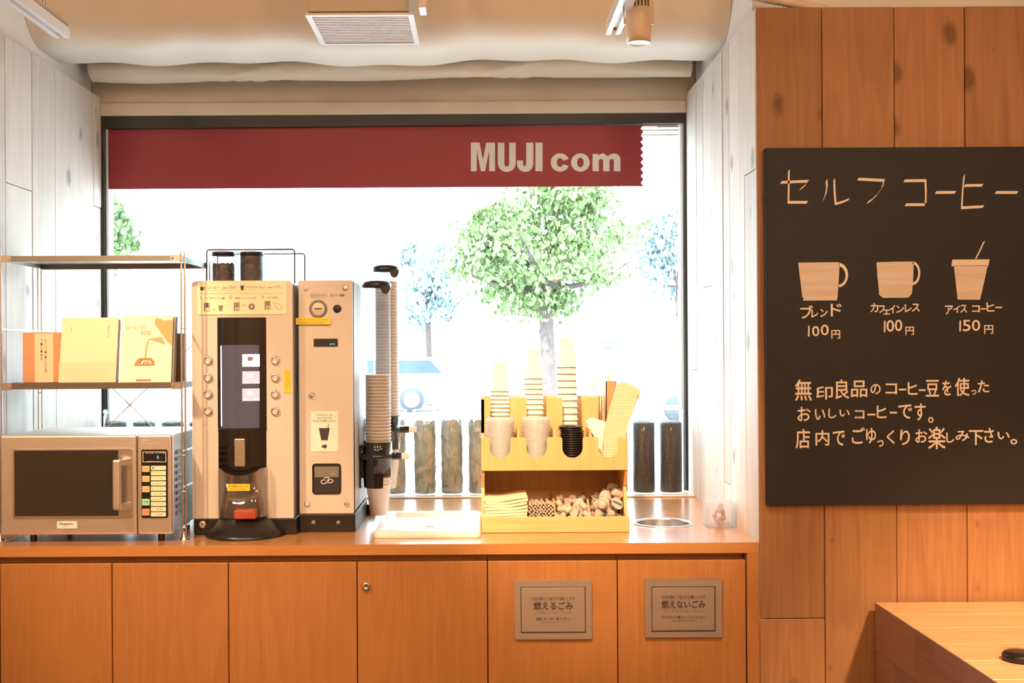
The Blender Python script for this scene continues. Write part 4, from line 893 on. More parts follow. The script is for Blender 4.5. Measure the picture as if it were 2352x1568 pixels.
# base
b = R(445, 680, 1190, 1225, YC); mb = MB(); mb.box(b[0]-.001, b[1]+.001, YC+.002, YC+.03, CT+.0005, b[3], M['black'], .003); mb.box(b[0]+.036, b[1]+.001, YC+.028, YC+.34, CT+.0005, b[3], M['black'], .003); mb.build('base', cm)
mb = MB(); c = XX(556, YC-.03); v = []; n = 40; lv = [(.064, .044, fz[2]+.0005), (.069, .054, fz[2]-.003), (.086, .076, (fz[2]+CT)/2+.002), (.100, .095, CT+.009), (.101, .098, CT+.006), (.101, .098, CT+.0003)]
for rx, ry, z in lv:
    for i in range(n+1):
        a_ = math.pi+math.pi*i/n; v.append((c+rx*math.cos(a_), YC+.003+ry*math.sin(a_), z))
f = [(j*(n+1)+i, j*(n+1)+i+1, (j+1)*(n+1)+i+1, (j+1)*(n+1)+i) for j in range(len(lv)-1) for i in range(n)]
mb.add(v, [q[::-1] for q in f], M['black'], True); mb.add(v[:n+1], [list(range(n+1))], M['black']); mb.build('drip_skirt', cm)
lx, lz = P(465, 1204, YC-.0); mb = MB(); mb.lathe([(0, -.003), (.006, -.003), (.0095, -.003), (.0098, 0.003)], (lx, YC, lz), M['steel_n'], 24, 'Y', caps=False); mb.box(lx-.001, lx+.001, YC-.0036, YC-.0028, lz-.004, lz+.004, M['black']); mb.build('lock', cm)
b = R(652.5, 667.5, 849, 902, YC); mb = MB(); mb.box(b[0], b[1], YC-.0012, YC-.0002, b[2], b[3], M['yellow'])
for ci, s_ in enumerate(('しずくが落ちる', 'までおまちください')):
    for i, c_ in enumerate(s_):
        pp = 852+i*5.2; mb.text(c_, M['inkyel'], box=R(661-ci*5, 664.5-ci*5, pp, pp+4, YC), y=YC-.0015)
mb.build('vertical_sticker', cm)
# wire guard and bean hoppers on top
zt2 = fz[3]-.004
mb = MB(); 
def wire(px0, px1, pyt, Y, m='rackwire'):
    a_ = R(px0, px1, pyt, 640, Y); r_ = .006
    mb.tube([(a_[0], Y, zt2), (a_[0], Y, a_[3]-r_), (a_[0]+r_*.3, Y, a_[3]-r_*.3), (a_[0]+r_, Y, a_[3]), (a_[1]-r_, Y, a_[3]), (a_[1]-r_*.3, Y, a_[3]-r_*.3), (a_[1], Y, a_[3]-r_), (a_[1], Y, zt2)], .0021, M['black'], 6)
wire(475, 677, 573, YC+.06); mb.build('wire_guard', cm); mb = MB(); wire(500, 700, 583, YC+.30); mb.build('wire_guard', cm)
b = R(482, 673, 578, 641, YC+.27); mb = MB(); mb.box(b[0], b[1], YC+.27, YC+.273, zt2+.0005, b[3], M['hopper']); mb.build('clear_guard_panel', cm)
for k_, (p0, p1, fill, lb) in enumerate(((481, 534, .58, 'half'), (545.5, 600, .90, 'full'))):
    a_ = R(p0, p1, 577, 640, YC+.10); cx = (a_[0]+a_[1])/2; r_ = (a_[1]-a_[0])/2; yc = YC+.10+r_; H = a_[3]-zt2
    t = thing('bean_hopper', 'clear bean hopper on top of the coffee machine, %s' % ('partly filled, the left one' if k_ == 0 else 'nearly full, the right one'), 'bean hopper', (cx, yc, zt2+.0005), 'bean hoppers on the coffee machine')
    mb = MB(); mb.lathe([(r_, .0), (r_, H-.008)], (cx, yc, zt2+.0005), M['hopper'], 32, caps=False); mb.build('glass', t)
    mb = MB(); mb.lathe([(r_*.99, H-.010), (r_*1.01, H-.010), (r_*1.01, H-.001), (r_*.95, H), (0, H)], (cx, yc, zt2+.0005), M['black'], 32, caps=False); mb.build('lid', t)
    mb = MB(); top = H*(.60 if k_ == 0 else .86); n = 30; prof = [(r_*.96, .001), (r_*.96, top)]; mb.lathe(prof, (cx, yc, zt2+.0005), M['beans'], 32)
    for i in range(70):
        a_2 = random.random()*6.28; rr = r_*.86*math.sqrt(random.random()); x_, y_ = cx+rr*math.cos(a_2), yc+rr*math.sin(a_2); z_ = zt2+top+random.uniform(-.001, .004)
        q = MB(); mb.X = Matrix.Translation((x_, y_, z_)) @ Euler((random.random()*3, random.random()*3, random.random()*3)).to_matrix().to_4x4(); mb.lathe([(0, -.005), (.0028, -.003), (.0036, 0), (.0028, .003), (0, .005)], (0, 0, 0), M['beans'], 7, caps=False); mb.X = None
    bo = mb.build('coffee_beans', tags=('dark roasted coffee beans inside the %s bean hopper' % ('left' if k_ == 0 else 'right'), 'coffee beans', None, 'stuff'))

# ------------------------------------------------------------------ coin box
YK = .185
ck = R(686, 811, 643.5, 1180, YK); kb = thing('coin_box', 'narrow grey coin payment box standing right of the coffee machine', 'coin box', ((ck[0]+ck[1])/2, YK+.18, CT))
mb = MB(); mb.box(ck[0]+.002, ck[1], YK+.012, YK+.36, CT+.048, ck[3]-.001, M['machine_blue'], .003); mb.box(ck[1]-.001, ck[1]+.0012, YK+.012, YK+.022, CT+.048, ck[3]-.002, M['black']); mb.build('body', kb)
mb = MB(); mb.box(ck[0], ck[1], YK, YK+.011, ck[2], ck[3], M['machine'], .003); mb.build('front_panel', kb)
mb = MB(); mb.box(ck[0]-.001, ck[1]+.004, YK+.002, YK+.30, CT+.0005, ck[2]-.001, M['black'], .002)
for px in (720, 777): x, z = P(px, 1200, YK); mb.lathe([(0, -.0015), (.005, -.001), (.006, .003)], (x, YK, z), M['machine_side'], 16, 'Y', caps=False)
mb.build('base', kb)
def ring(px, py, r, m1, name, r2=None, m2=None, rot=0):
    x, z = P(px, py, YK); mb = MB(); mb.lathe([(0, -.003), (r*.6, -.0035), (r*.9, -.002), (r, .001)], (x, YK, z), m1, 24, 'Y', caps=False)
    if m2: mb.lathe([(0, -.0042), (r2, -.0040)], (x, YK, z), m2, 20, 'Y', caps=False)
    return mb.build(name, kb)
ring(702, 661.5, .0075, M['machine'], 'cover_cap'); ring(793, 661, .0085, M['chrome'], 'bolt', .004, M['steel_d']); ring(706, 1157, .008, M['steel_n'], 'cover_cap', .005, M['machine']); ring(797, 1157, .008, M['chrome'], 'bolt', .003, M['steel_d'])
x, z = P(731, 709, YK); mb = MB(); mb.lathe([(.0, -.0015), (.0165, -.002), (.0172, -.004), (.0225, -.004), (.0235, 0), (.0235, .001)], (x, YK, z), M['machine_side'], 36, 'Y', caps=False)
mb.lathe([(0, -.0030), (.0165, -.0026)], (x, YK, z), M['steel_n'], 32, 'Y', caps=False); mb.box(x-.010, x+.010, YK-.0042, YK-.003, z-.0015, z+.0015, M['ink']); mb.build('coin_slot', kb)
x, z = P(774.5, 709, YK); mb = MB(); mb.lathe([(0, -.001), (.0105, -.0012), (.0112, .001)], (x, YK, z), M['matteblack'], 28, 'Y', caps=False); mb.build('return_lever', kb)
mb = MB(); mb.text('おつり･返却', M['ink'], box=R(759, 791, 675, 681, YK), y=YK-.0006, off=.02)
for i, s_ in enumerate(('500', '100', '50', '10')):
    x, z = P(717+i*9.3, 679, YK); c1 = circ(x, z, .0055, 20); c2 = circ(x, z, .0048, 20); mb.poly([c1, c2], YK-.0006, YK-.0002, M['inkgrey']); mb.text(s_, M['inkgrey'], box=(x-.0035, x+.0035, z-.0015, z+.0015), y=YK-.0006)
mb.build('panel_lettering', kb)
b = R(680, 760, 729.5, 745, YK-.003); mb = MB(); mb.box(b[0], b[1], YK-.0062, YK-.005, b[2], b[3], M['yellow']); mb.text('先にカップをセットしてから', M['inkyel'], box=R(685, 754, 731.5, 737, YK-.003), y=YK-.0066, off=.02); mb.text('お金を挿入してください', M['inkyel'], box=R(685, 744, 738.5, 743.5, YK-.003), y=YK-.0066, off=.02); mb.build('sticker', kb)
b = R(720.5, 776, 777.5, 796, YK); mb = MB(); mb.poly([rrect(*b, .0015)], YK-.001, YK-.0002, M['lcd']); mb.text('N"C', M['lcdt'], box=R(758, 769, 788, 792.5, YK), y=YK-.0013); mb.build('display', kb)
x, z = P(716.5, 909, YK); mb = MB(); mb.lathe([(0, -.005), (.004, -.0055), (.0055, -.005), (.006, -.002), (.0095, -.001), (.0098, .001)], (x, YK, z), M['chrome'], 24, 'Y', caps=False); mb.box(x-.0006, x+.0006, YK-.0062, YK-.005, z-.003, z+.003, M['black']); mb.build('key_lock', kb)
b = R(714, 777, 944, 1036.5, YK); mb = MB(); mb.box(b[0], b[1], YK-.0012, YK-.0003, b[2], b[3], M['paper']); nt_ = mb.build('paper_notice', kb)
mb = MB()
for i, (s_, u0, u1) in enumerate((('アイスコーヒーの', 727, 763), ('氷入りカップは', 729, 761), ('こちらよりお取りください。', 717, 773))): mb.text(s_, M['ink'], box=R(u0, u1, 950.5+i*6.7, 955+i*6.7, YK), y=YK-.0015, off=.015)
def pk(l): mb.poly([[P(660+u/4.48, 900+v/4.48, YK) for u, v in l]], YK-.0017, YK-.0013, M['ink'])
pk([(325, 370), (438, 370), (415, 496), (350, 496)]); pk([(412, 370), (427, 325), (432, 325), (420, 370)]); pk([(358, 545), (385, 545), (385, 530), (413, 558), (385, 588), (385, 572), (358, 572)]); mb.build('lettering', nt_)
b = R(717.5, 783.5, 1064, 1134, YK); mb = MB(); mb.poly([rrect(*b, .008), rrect(b[0]+.0025, b[1]-.0025, b[2]+.0025, b[3]-.0025, .006)], YK-.003, YK, M['gloss']); co = mb.build('coin_return', kb)
mb = MB(); mb.poly([rrect(b[0]+.0025, b[1]-.0025, b[2]+.0025, b[3]-.0025, .006)], YK-.0008, YK-.0002, M['matteblack'])
mb.box(b[0]+.006, b[1]-.006, YK-.0014, YK-.0009, (b[2]+b[3])/2+.004, b[3]-.008, M['machine_side']); mb.build('flap', co)
mb = MB()
for dx_, dy_ in ((-7, 3), (0, -3), (7, 1)):
    x, z = P(751+dx_, 1103+dy_, YK); mb.poly([[(x+.0085*math.cos(a_), z+.006*math.sin(a_)) for a_ in [i*.314 for i in range(20)]], [(x+.006*math.cos(a_), z+.0035*math.sin(a_)) for a_ in [i*.314 for i in range(20)]]], YK-.0022, YK-.0016, M['machine'])
mb.text('･返却', M['machine'], box=R(757, 770, 1086, 1090, YK), y=YK-.002); mb.build('coin_symbol', co)
mb = MB(); mb.lathe([(.014, 0), (.014, .03)], (ck[1]+.014, YK+.30, CT), M['black'], 20); mb.build('rear_foot', kb)

# ------------------------------------------------------------------ cup dispensers
def cup_mesh(rb, rt, H, m, name='paper_cup', rim=.0016):
    mb = MB(); mb.lathe([(0, .003), (rb*.93, .003), (rb*.95, 0), (rb, 0.0), (rt, H-rim), (rt+rim, H-rim), (rt+rim*1.3, H-rim/2), (rt+rim, H), (rt-.0004, H), (rt-.0006, H-rim), (rb-.0006, .0036), (0, .0036)], (0, 0, 0), m, 28, caps=False)
    return mb
def stack(proto_mb, name, cx, cy, z0, pitch, n, label, cat, group, flip=False, jit=0.0, tilt=None):
    first = None
    for i in range(n):
        x, y = cx+random.uniform(-jit, jit), cy+random.uniform(-jit, jit)
        if tilt: x += tilt[0]*i; y += tilt[1]*i
        if first is None:
            first = proto_mb.build(name, loc=(0, 0, 0)); first.location = (x, y, z0); tag(first, label, cat, group); o = first
        else: o = clone(first, (x, y, z0+i*pitch))
        o['label'] = 'topmost '+label if i == n-1 else (label.replace('white paper cup nested', 'white paper cup hanging lowest out of the holder') if i == 0 else label)
        if flip: o.rotation_euler = (math.pi, 0, random.random()*.01)
    return first
def dispenser(Y, px_c, py_lid, py_flange, rtube, label, ncup, py_top, s_):
    cx = XX(px_c, Y); zl = ZZ(py_lid, Y, px_c); zf_ = ZZ(py_flange, Y, px_c)
    t = thing('cup_dispenser', label, 'cup dispenser', (cx, Y, zf_-.09), 'cup dispensers')
    mb = MB(); mb.lathe([(rtube, zf_+.035-zf_), (rtube*1.0, zl-.010-zf_)], (cx, Y, zf_), M['tube'], 36, caps=False); mb.build('clear_tube', t)
    mb = MB(); mb.lathe([(rtube+.002, -.014), (rtube+.003, -.012), (rtube+.003, -.004), (rtube-.002, 0), (rtube-.008, .003), (0, .003)], (cx, Y, zl), M['black'], 36, caps=False)
    mb.poly([[(cx+.014, zl-.012), (cx+.040, zl-.012), (cx+.040, zl-.022), (cx+.034, zl-.032), (cx+.027, zl-.035), (cx+.019, zl-.031), (cx+.015, zl-.022)]], Y-rtube-.004, Y-rtube-.001, M['black']); mb.build('lid', t)
    mb = MB(); R0 = rtube+.003
    prof = [(R0, .038), (R0+.0005, .010), (R0+.004, .008), (R0+.009, .004), (R0+.009, -.006), (R0+.001, -.010), (R0, -.055)]
    mb.lathe(prof, (cx, Y, zf_), M['gloss'], 40, caps=False)
    mb.lathe([(R0, -.055), (R0-.002, -.085)], (cx, Y, zf_), M['gloss'], 40, caps=False, a0=math.pi*.55, a1=math.pi*1.65)
    mb.build('holder', t)
    mb = MB(); mb.cyl((cx+R0, Y-.01, zf_-.0005), (cx+R0+.026, Y-.01, zf_-.0005), .010, M['gloss'], 20); mb.box(cx-.01, cx+R0+.012, Y-.022, Y+.012, zf_-.009, zf_+.009, M['gloss'], .004); mb.build('lever_arm', t)
    mb = MB(); mb.cyl((cx+R0+.026, Y-.01, zf_-.0005), (cx+R0+.046, Y-.01, zf_-.0005), .0085, M['cup'], 20); mb.build('push_button', t)
    mb = MB(); mb.box(ck[1]+.0015, cx-R0+.006, Y-.010, Y+.012, zf_-.06, zf_+.012, M['gloss'], .003); mb.box(ck[1]+.0015, ck[1]+.006, Y-.022, Y+.022, zf_-.085, zf_+.03, M['black'], .001, 1); mb.build('wall_bracket', t)
    return cx, zl, zf_
YD1, YD2 = .33, .475
cx, zl, zf_ = dispenser(YD1, 866, 648, 1046, .0365, 'nearer black and clear cup dispenser on the coin box, partly filled', 0, 0, 1)
cmb = cup_mesh(.0235, .0335, .082, M['cup']); ztopc = ZZ(853, YD1, 866)
zb0 = ZZ(1181, YD1, 872)
pitch = .0090; n = int((ztopc-(zb0+.0843))/pitch)
stack(cmb, 'paper_cup', cx+.002, YD1, zb0, pitch, n+1, 'white paper cup nested in the nearer cup dispenser', 'cup', 'paper cups in the nearer dispenser')
cx, zl, zf_ = dispenser(YD2, 887, 612, 985, .0355, 'farther black and clear cup dispenser on the coin box, filled to the top', 0, 0, 1)
zb0 = ZZ(1120, YD2, 900); ztopc = ZZ(640, YD2, 884); n = int((ztopc-zb0-.082)/pitch)
cmb = cup_mesh(.0235, .0325, .082, M['cup'])
stack(cmb, 'paper_cup', cx+.002, YD2, zb0, pitch, n+1, 'white paper cup nested in the farther cup dispenser', 'cup', 'paper cups in the farther dispenser')

# ------------------------------------------------------------------ white tray
ty0, ty1 = .085, .44
tx0, tx1 = XX(858, ty0, 1225), XX(1104, ty0, 1225); tz = CT+.0005
t = thing('serving_tray', 'white plastic tray lying on the counter left of the wooden organizer', 'tray', ((tx0+tx1)/2, (ty0+ty1)/2, tz))
mb = MB(); H = .016
o1 = rrect(tx0, tx1, ty0, ty1, .018, 6); o2 = rrect(tx0+.004, tx1-.004, ty0+.004, ty1-.004, .016, 6); o3 = rrect(tx0+.022, tx1-.022, ty0+.03, ty1-.03, .010, 6); o4 = rrect(tx0+.03, tx1-.03, ty0+.038, ty1-.038, .008, 6)
loops = [(o1, 0), (o1, H-.004), (o2, H), (o3, H), (o4, .004)]; k = len(o1); v = []
for l_, z in loops: v += [(p[0], p[1], tz+z) for p in l_]
f = [(j*k+i, j*k+(i+1) % k, (j+1)*k+(i+1) % k, (j+1)*k+i) for j in range(len(loops)-1) for i in range(k)]
mb.add(v, f, M['tray'], True); mb.add(v[-k:], [list(range(k))], M['tray']); mb.add(v[:k], [list(range(k))[::-1]], M['tray']); mb.build('tray_body', t)
mb = MB(); cxm = (tx0+tx1)/2; mb.box(cxm-.035, cxm+.035, .20, .26, tz+.0042, tz+.0048, M['paper']); mb.box(cxm-.012, cxm+.012, .225, .235, tz+.0049, tz+.0052, M['inkgrey']); mb.build('paper_label', t)

# ------------------------------------------------------------------ wooden organizer
YO = .155
ox0, ox1 = XX(1106, YO, 1150), XX(1446, YO, 1150); og = thing('cup_organizer', 'two tier pine organizer holding cups, lids, sleeves and condiments on the counter', 'organizer', ((ox0+ox1)/2, .25, CT))
Yu, Ym, Yk = .165, .275, .385       # upper front board, middle board, back board
T = .008
zfl = ZZ(1078, Yu, 1275); zlip = ZZ(1187, YO, 1275); zu = ZZ(1004, Yu, 1275); zm_ = ZZ(913, Ym, 1250)
mb = MB(); mb.box(ox0, ox1, YO, YO+T, CT+.0005, zlip, M['pine_x'], .001, 1); mb.build('front_lip', og)
mb = MB(); mb.box(ox0, ox1, YO+T, Yk, CT+.0005, CT+.010, M['pine_x']); mb.build('bottom_board', og)
slots = [1149, 1232.5, 1315, 1398]
def slotted(Y, ztop__, zbot__, slotpy, hwpx, name, zsl):
    a0, a1 = ox0+.0, ox1-.002; pts = [(a0, zbot__), (a1, zbot__), (a1, ztop__)]
    for s_ in reversed(slots):
        xc = XX(s_, Y, 1000); hw = hwpx*(D+Y)/F; r_ = hw
        q = [(xc+hw+.005, ztop__), (xc+hw+.0015, ztop__-.0015), (xc+hw, ztop__-.006)]
        q += [(xc+hw*math.cos(math.radians(a_)), zsl+hw+hw*math.sin(math.radians(a_))) for a_ in range(0, -181, -15)]
        q += [(xc-hw, ztop__-.006), (xc-hw-.0015, ztop__-.0015), (xc-hw-.005, ztop__)]; pts += q
    pts.append((a0, ztop__)); mb = MB(); mb.poly([pts], Y, Y+T, M['pine']); return mb.build(name, og)
slotted(Yu, zu, zfl-.002, 0, 23.5, 'front_board', ZZ(1052, Yu, 1275))
slotted(Ym, zm_, zfl+.009, 0, 23, 'middle_board', ZZ(1040, Ym, 1275))
mb = MB(); mb.box(ox0, ox1-.002, Yk, Yk+T, CT+.0005, zm_-.0, M['pine'], .001, 1); mb.build('back_board', og)
mb = MB(); mb.box(ox0+T, ox1-T-.002, Yu+T, Yk, zfl-.0, zfl+.008, M['pine_x']); mb.build('tier_floor', og)
prof = [(YO+T, CT+.011), (YO+T, zlip-.002), (YO+.03, zlip+.012), (Yu+T+.028, zfl-.05), (Yu+T, zfl-.012), (Yu+T, zu-.004), (Yu+.05, zu), (Ym, zu+.004), (Ym, zm_-.004), (Yk, zm_-.004), (Yk, CT+.011)]
for x in (ox0, ox1-T-.002):
    mb = MB(); mb.poly([prof], x, x+T, M['pine'], 'YZ'); mb.build('side_panel', og)
for px in (1273, 1353):
    x = XX(px, YO+.02, 1170); mb = MB(); mb.poly([[(YO+T, CT+.011), (YO+T, zlip-.002), (YO+.09, CT+.075), (Yk-.0, CT+.075), (Yk, CT+.011)]], x, x+.005, M['pine'], 'YZ'); mb.build('divider', og)
for i in range(1, 4):
    x = XX((slots[i-1]+slots[i])/2, Yu, 1000); mb = MB(); mb.box(x-.003, x+.003, Yu+T, Ym, zfl+.0085, zu+.02, M['pine']); mb.build('partition', og)
# inverted cup stacks
zc0 = zfl+.0085
for px, pyt, rb, rt, H, pit, lb in ((1148, 832, .0180, .0255, .078, .0105, 'left'), (1225, 803, .0182, .0265, .078, .0130, 'middle'), (1300.5, 775, .0195, .0285, .080, .0168, 'right')):
    Ys = .333; xt = XX(px, Ys, 900); zt_ = ZZ(pyt, Ys, px); n = int((zt_-zc0-H)/pit); pit = (zt_-zc0-H)/n
    cmb = cup_mesh(rb, rt, H, M['cup2'], rim=.0022)
    lab = {'left': 'cream paper cup turned upside down in the shortest stack of the organizer', 'middle': 'cream paper cup turned upside down in the middle height stack of the organizer', 'right': 'cream paper cup turned upside down in the tallest stack behind the black lids'}[lb]
    f0 = None
    for i in range(n+1):
        loc = (xt+random.uniform(-.0003, .0003)+(.004 if lb == 'right' else .0)*(1-i/n), Ys, zc0+H+i*pit)
        if f0 is None:
            f0 = cmb.build('paper_cup', loc=(0, 0, 0)); f0.location = loc; tag(f0, lab, 'cup', 'inverted cups in the %s stack' % lb); f0.rotation_euler = (math.pi, 0, 0)
        else: o = clone(f0, loc); o['label'] = lab if i < n else 'topmost '+lab
# lids
def lid_mesh(r, m, dome=.006):
    mb = MB(); mb.lathe([(r, 0), (r+.001, .0006), (r+.001, .002), (r-.001, .003), (r-.003, .0035), (r-.005, dome), (r*.3, dome), (0, dome-.001)], (0, 0, 0), m, 30, caps=False)
    mb.lathe([(r-.0008, 0), (r-.0012, .002), (r-.0038, .0025), (r-.0058, dome-.0008), (0, dome-.0018)], (0, 0, 0), m, 30, caps=False); return mb
for px, pyt, r0, m_, n, lb in ((1149, 957, .0375, 'clearlid', 30, 'clear plastic lid in the left slot of the organizer'), (1231, 956, .0385, 'clearlid', 30, 'clear plastic lid in the second slot of the organizer'), (1313.5, 974, .0315, 'blacklid', 17, 'black plastic cup lid in the third slot of the organizer')):
    Ys = Yu+T+.043; xt = XX(px, Ys, 1000); zt_ = ZZ(pyt, Ys, px); pit = (zt_-zc0-.008)/(n-1); f0 = None
    for i in range(n):
        rs = 1.0 if m_ == 'blacklid' else .93+.07*i/n
        dx_ = -.0035 if (m_ == 'blacklid' and i >= n-2) else 0
        loc = (xt+dx_+random.uniform(-.0003, .0003), Ys, zc0+.0003+i*pit)
        if f0 is None:
            f0 = lid_mesh(r0, M[m_]).build('cup_lid', loc=(0, 0, 0)); f0.location = loc; tag(f0, lb, 'lid', lb.replace('lid in', 'lids in')); o = f0
        else: o = clone(f0, loc)
        o['label'] = lb if i < n-1 else 'topmost '+lb
        o.scale = (rs, rs, 1)
# sleeves
sp = [(515, 1385), (528, 1150), (545, 1000), (590, 750), (660, 520), (695, 400), (740, 352), (800, 345), (900, 375), (1035, 455), (1020, 480), (1000, 520), (930, 730), (880, 880), (835, 1060), (755, 1250), (720, 1390)]
def sleeve(Y, du, dv, label):
    mb = MB(); pts = [P(1300+(u+du)/6.03, 820+(v+dv*(1-(v-345)/1040))/6.03, Y) for u, v in sp]; mb.poly([pts], Y, Y+.0035, M['sleeve']); return mb.build('cup_sleeve', tags=(label, 'cup sleeve', 'corrugated cup sleeves'))
sleeve(Yu+T+.012, 0, 0, 'corrugated cream cup sleeve, frontmost of the fanned sleeves in the right slot'); 
for i in range(3): sleeve(Yu+T+.0165+i*.0045, -6*(i+1), 35*(i+1), 'corrugated cream cup sleeve tucked behind the frontmost sleeve in the right slot')
# white paper cone/folded papers in the same slot
for i in range(3):
    mb = MB(); Y = Yu+T+.032+i*.006; pts = [P(1300+u/6.03, 820+v/6.03, Y) for u, v in ((470, 1370), (420, 1150), (330, 1000), (290, 885), (330, 880), (335, 850), (400, 848), (440, 862), (520, 885), (560, 900), (540, 1370))]
    mb.X = Matrix.Translation((-.002*i, 0, .001*i)); mb.poly([pts], Y, Y+.004, M['white']); mb.build('folded_paper', tags=('white folded paper sheet beside the sleeves in the right slot of the organizer', 'paper', 'white papers in the organizer'))
# straws behind
for i in range(13):
    px = 1352+i*2.9; mb = MB(); Ys = .335+random.uniform(-.012, .012); x = XX(px, Ys, 950); zt_ = ZZ(random.uniform(862, 880), Ys, px)
    mb.cyl((x+random.uniform(-.004, .004), Ys, zc0+.0005), (x, Ys, zt_), .0012, M['straw'], 6); mb.build('wooden_stirrer', tags=('thin pale stirrer standing in the back right slot of the organizer', 'stirrer', 'stirrers in the back slot'))
a_ = R(1391, 1438, 875, 1000, .335); t = thing('stirrer_box', 'open brown cardboard box standing in the back right slot of the organizer', 'box', ((a_[0]+a_[1])/2, .35, zc0))
mb = MB(); x0, x1 = a_[0], min(a_[1], ox1-T-.004); y0, y1 = .322, .362; zt_ = a_[3]
mb.box(x0, x1, y0, y0+.002, zc0+.0005, zt_, M['kraft']); mb.box(x0, x1, y1-.002, y1, zc0+.0005, zt_, M['kraft']); mb.box(x0, x0+.002, y0, y1, zc0+.0005, zt_, M['kraft']); mb.box(x1-.002, x1, y0, y1, zc0+.0005, zt_, M['kraft']); mb.box(x0, x1, y0, y1, zc0+.0005, zc0+.002, M['kraft']); mb.build('box_body', t)
for i in range(9):
    x = x0+.006+i*(x1-x0-.012)/8; y = random.uniform(y0+.006, y1-.006); mb = MB(); mb.cyl((x, y, zc0+.003), (x+random.uniform(-.003, .003), y, zt_+random.uniform(.012, .028)), .0012, M['straw'], 6); mb.build('wooden_stirrer', tags=('thin pale stirrer sticking out of the brown cardboard box', 'stirrer', 'stirrers in the cardboard box'))
# napkins
nx0, nx1 = XX(1113, YO+.02, 1160), XX(1211, YO+.02, 1160); nn = 10; zb_ = CT+.0105; zl_ = ZZ(1143, YO+.02, 1160)
for i in range(nn):
    mb = MB(); v = []; g = 16; th = (zl_-zb_)/nn; j0 = random.uniform(-.0015, .0015)
    for kx in range(g+1):
        t_ = kx/g; up = (.010*max(0, (t_-.35)/.65)**1.6+.001*math.sin(t_*7+i))*(i/nn)
        for y, zz in ((YO+T+.001, 0), (YO+T+.11, 0), (YO+T+.11, th*.86), (YO+T+.001, th*.86)):
            e_ = -.0008 if zz == 0 else 0
            v.append((nx0+j0+(nx1-nx0)*t_, y, zb_+i*th+zz+up))
    f = []
    for kx in range(g):
        for q in range(4): f.append((kx*4+q, (kx+1)*4+q, (kx+1)*4+(q+1) % 4, kx*4+(q+1) % 4))
    f += [(3, 2, 1, 0), tuple(g*4+q for q in range(4))]
    mb.add(v, f, M['napkin']); mb.build('paper_napkin', tags=(('topmost ' if i == nn-1 else '')+'cream folded napkin in the pile at the lower left of the organizer', 'napkin', 'napkins in the organizer'))
# sugar sticks: drop packing in cross-section
def pack(x0, x1, zb, r, n, top=lambda x: 9):
    P_ = []
    for i in range(n):
        best = None
        for tr_ in range(60):
            x = random.uniform(x0+r, x1-r); z = zb+r
            for (a, b) in P_:
                if abs(a-x) < 2*r: z = max(z, b+math.sqrt(4*r*r-(a-x)**2))
            if z+r <= zb+top(x)+1e-6 or best is None:
                if best is None or z < best[1]: best = (x, z)
        P_.append(best)
    return P_
sx0, sx1 = XX(1213, YO+.03, 1170), XX(1272, YO+.03, 1170)
f0 = None
for (x, z) in pack(sx0, sx1, zb_, .0034, 84):
    y = YO+T+.004+random.random()*.006+max(0, (.03-(z-zb_))*0); yaw = random.uniform(-.06, .06)
    if f0 is None:
        mb = MB(); mb.tube([(0, 0, 0), (0, .003, 0), (0, .085, 0), (0, .088, 0)], [.0022, .0033, .0033, .0022], M['stick'], 8); f0 = mb.build('sugar_stick', loc=(0, 0, 0)); f0.location = (x, y, z); tag(f0, 'thin sugar stick in the bundle between the napkins and the milk pods', 'sugar stick', 'sugar sticks in the organizer')
    else: clone(f0, (x, y, z), rot=(0, 0, yaw))
# milk pods: drop packing in 3D
def pack3(x0, x1, y0, y1, zb, r, n, top, existing=None):
    P_ = list(existing or [])
    out = []
    for i in range(n):
        best = None
        for tr_ in range(140):
            x, y = random.uniform(x0+r, x1-r), random.uniform(y0+r, y1-r); z = zb+r
            for (a, b, c, q) in P_:
                dd = (a-x)**2+(b-y)**2; R2 = (r+q)**2
                if dd < R2: z = max(z, c+math.sqrt(R2-dd))
            if z+r > zb+top(x, y): continue
            s_ = z+random.random()*.004
            if best is None or s_ < best[0]: best = (s_, x, y, z)
        if best: P_.append((best[1], best[2], best[3], r)); out.append(best[1:])
    return out
def pod(r, h, green=False):
    mb = MB(); mb.lathe([(0, 0), (r*.50, 0), (r*.58, .0012), (r*.80, h-.001), (r*.80, h), (r, h), (r, h+.0007), (0, h+.0009)], (0, 0, 0), M['pod'], 20, caps=False)
    mb.lathe([(r*.98, h+.0010), (0, h+.0012)], (0, 0, 0), M['podtop'], 20, caps=False)
    
    if green: mb.box(-r*.18, r*.18, -r*.8, r*.8, h+.0012, h+.0016, M['podgreen'])
    return mb
px0, px1 = XX(1277, YO+.03, 1160), XX(1350, YO+.03, 1160); qx0, qx1 = XX(1358, YO+.03, 1160), ox1-T-.005
f1 = f2 = None
for (x, y, z) in pack3(px0, px1+.004, YO+T+.002, Yk-.12, zb_, .0098, 60, lambda x, y: .05+(y-YO)*.25):
    rot = (random.random()*6.28, random.random()*6.28, random.random()*6.28); h_ = Euler(rot).to_matrix() @ Vector((0, 0, -.0075))
    if f1 is None: f1 = pod(.0112, .015).build('syrup_pod', loc=(0, 0, 0)); f1.location = Vector((x, y, z))+h_; f1.rotation_euler = rot; tag(f1, 'small beige syrup portion pod in the heap left of the milk pods', 'syrup pod', 'syrup pods in the organizer')
    else: clone(f1, Vector((x, y, z))+h_, rot=rot)
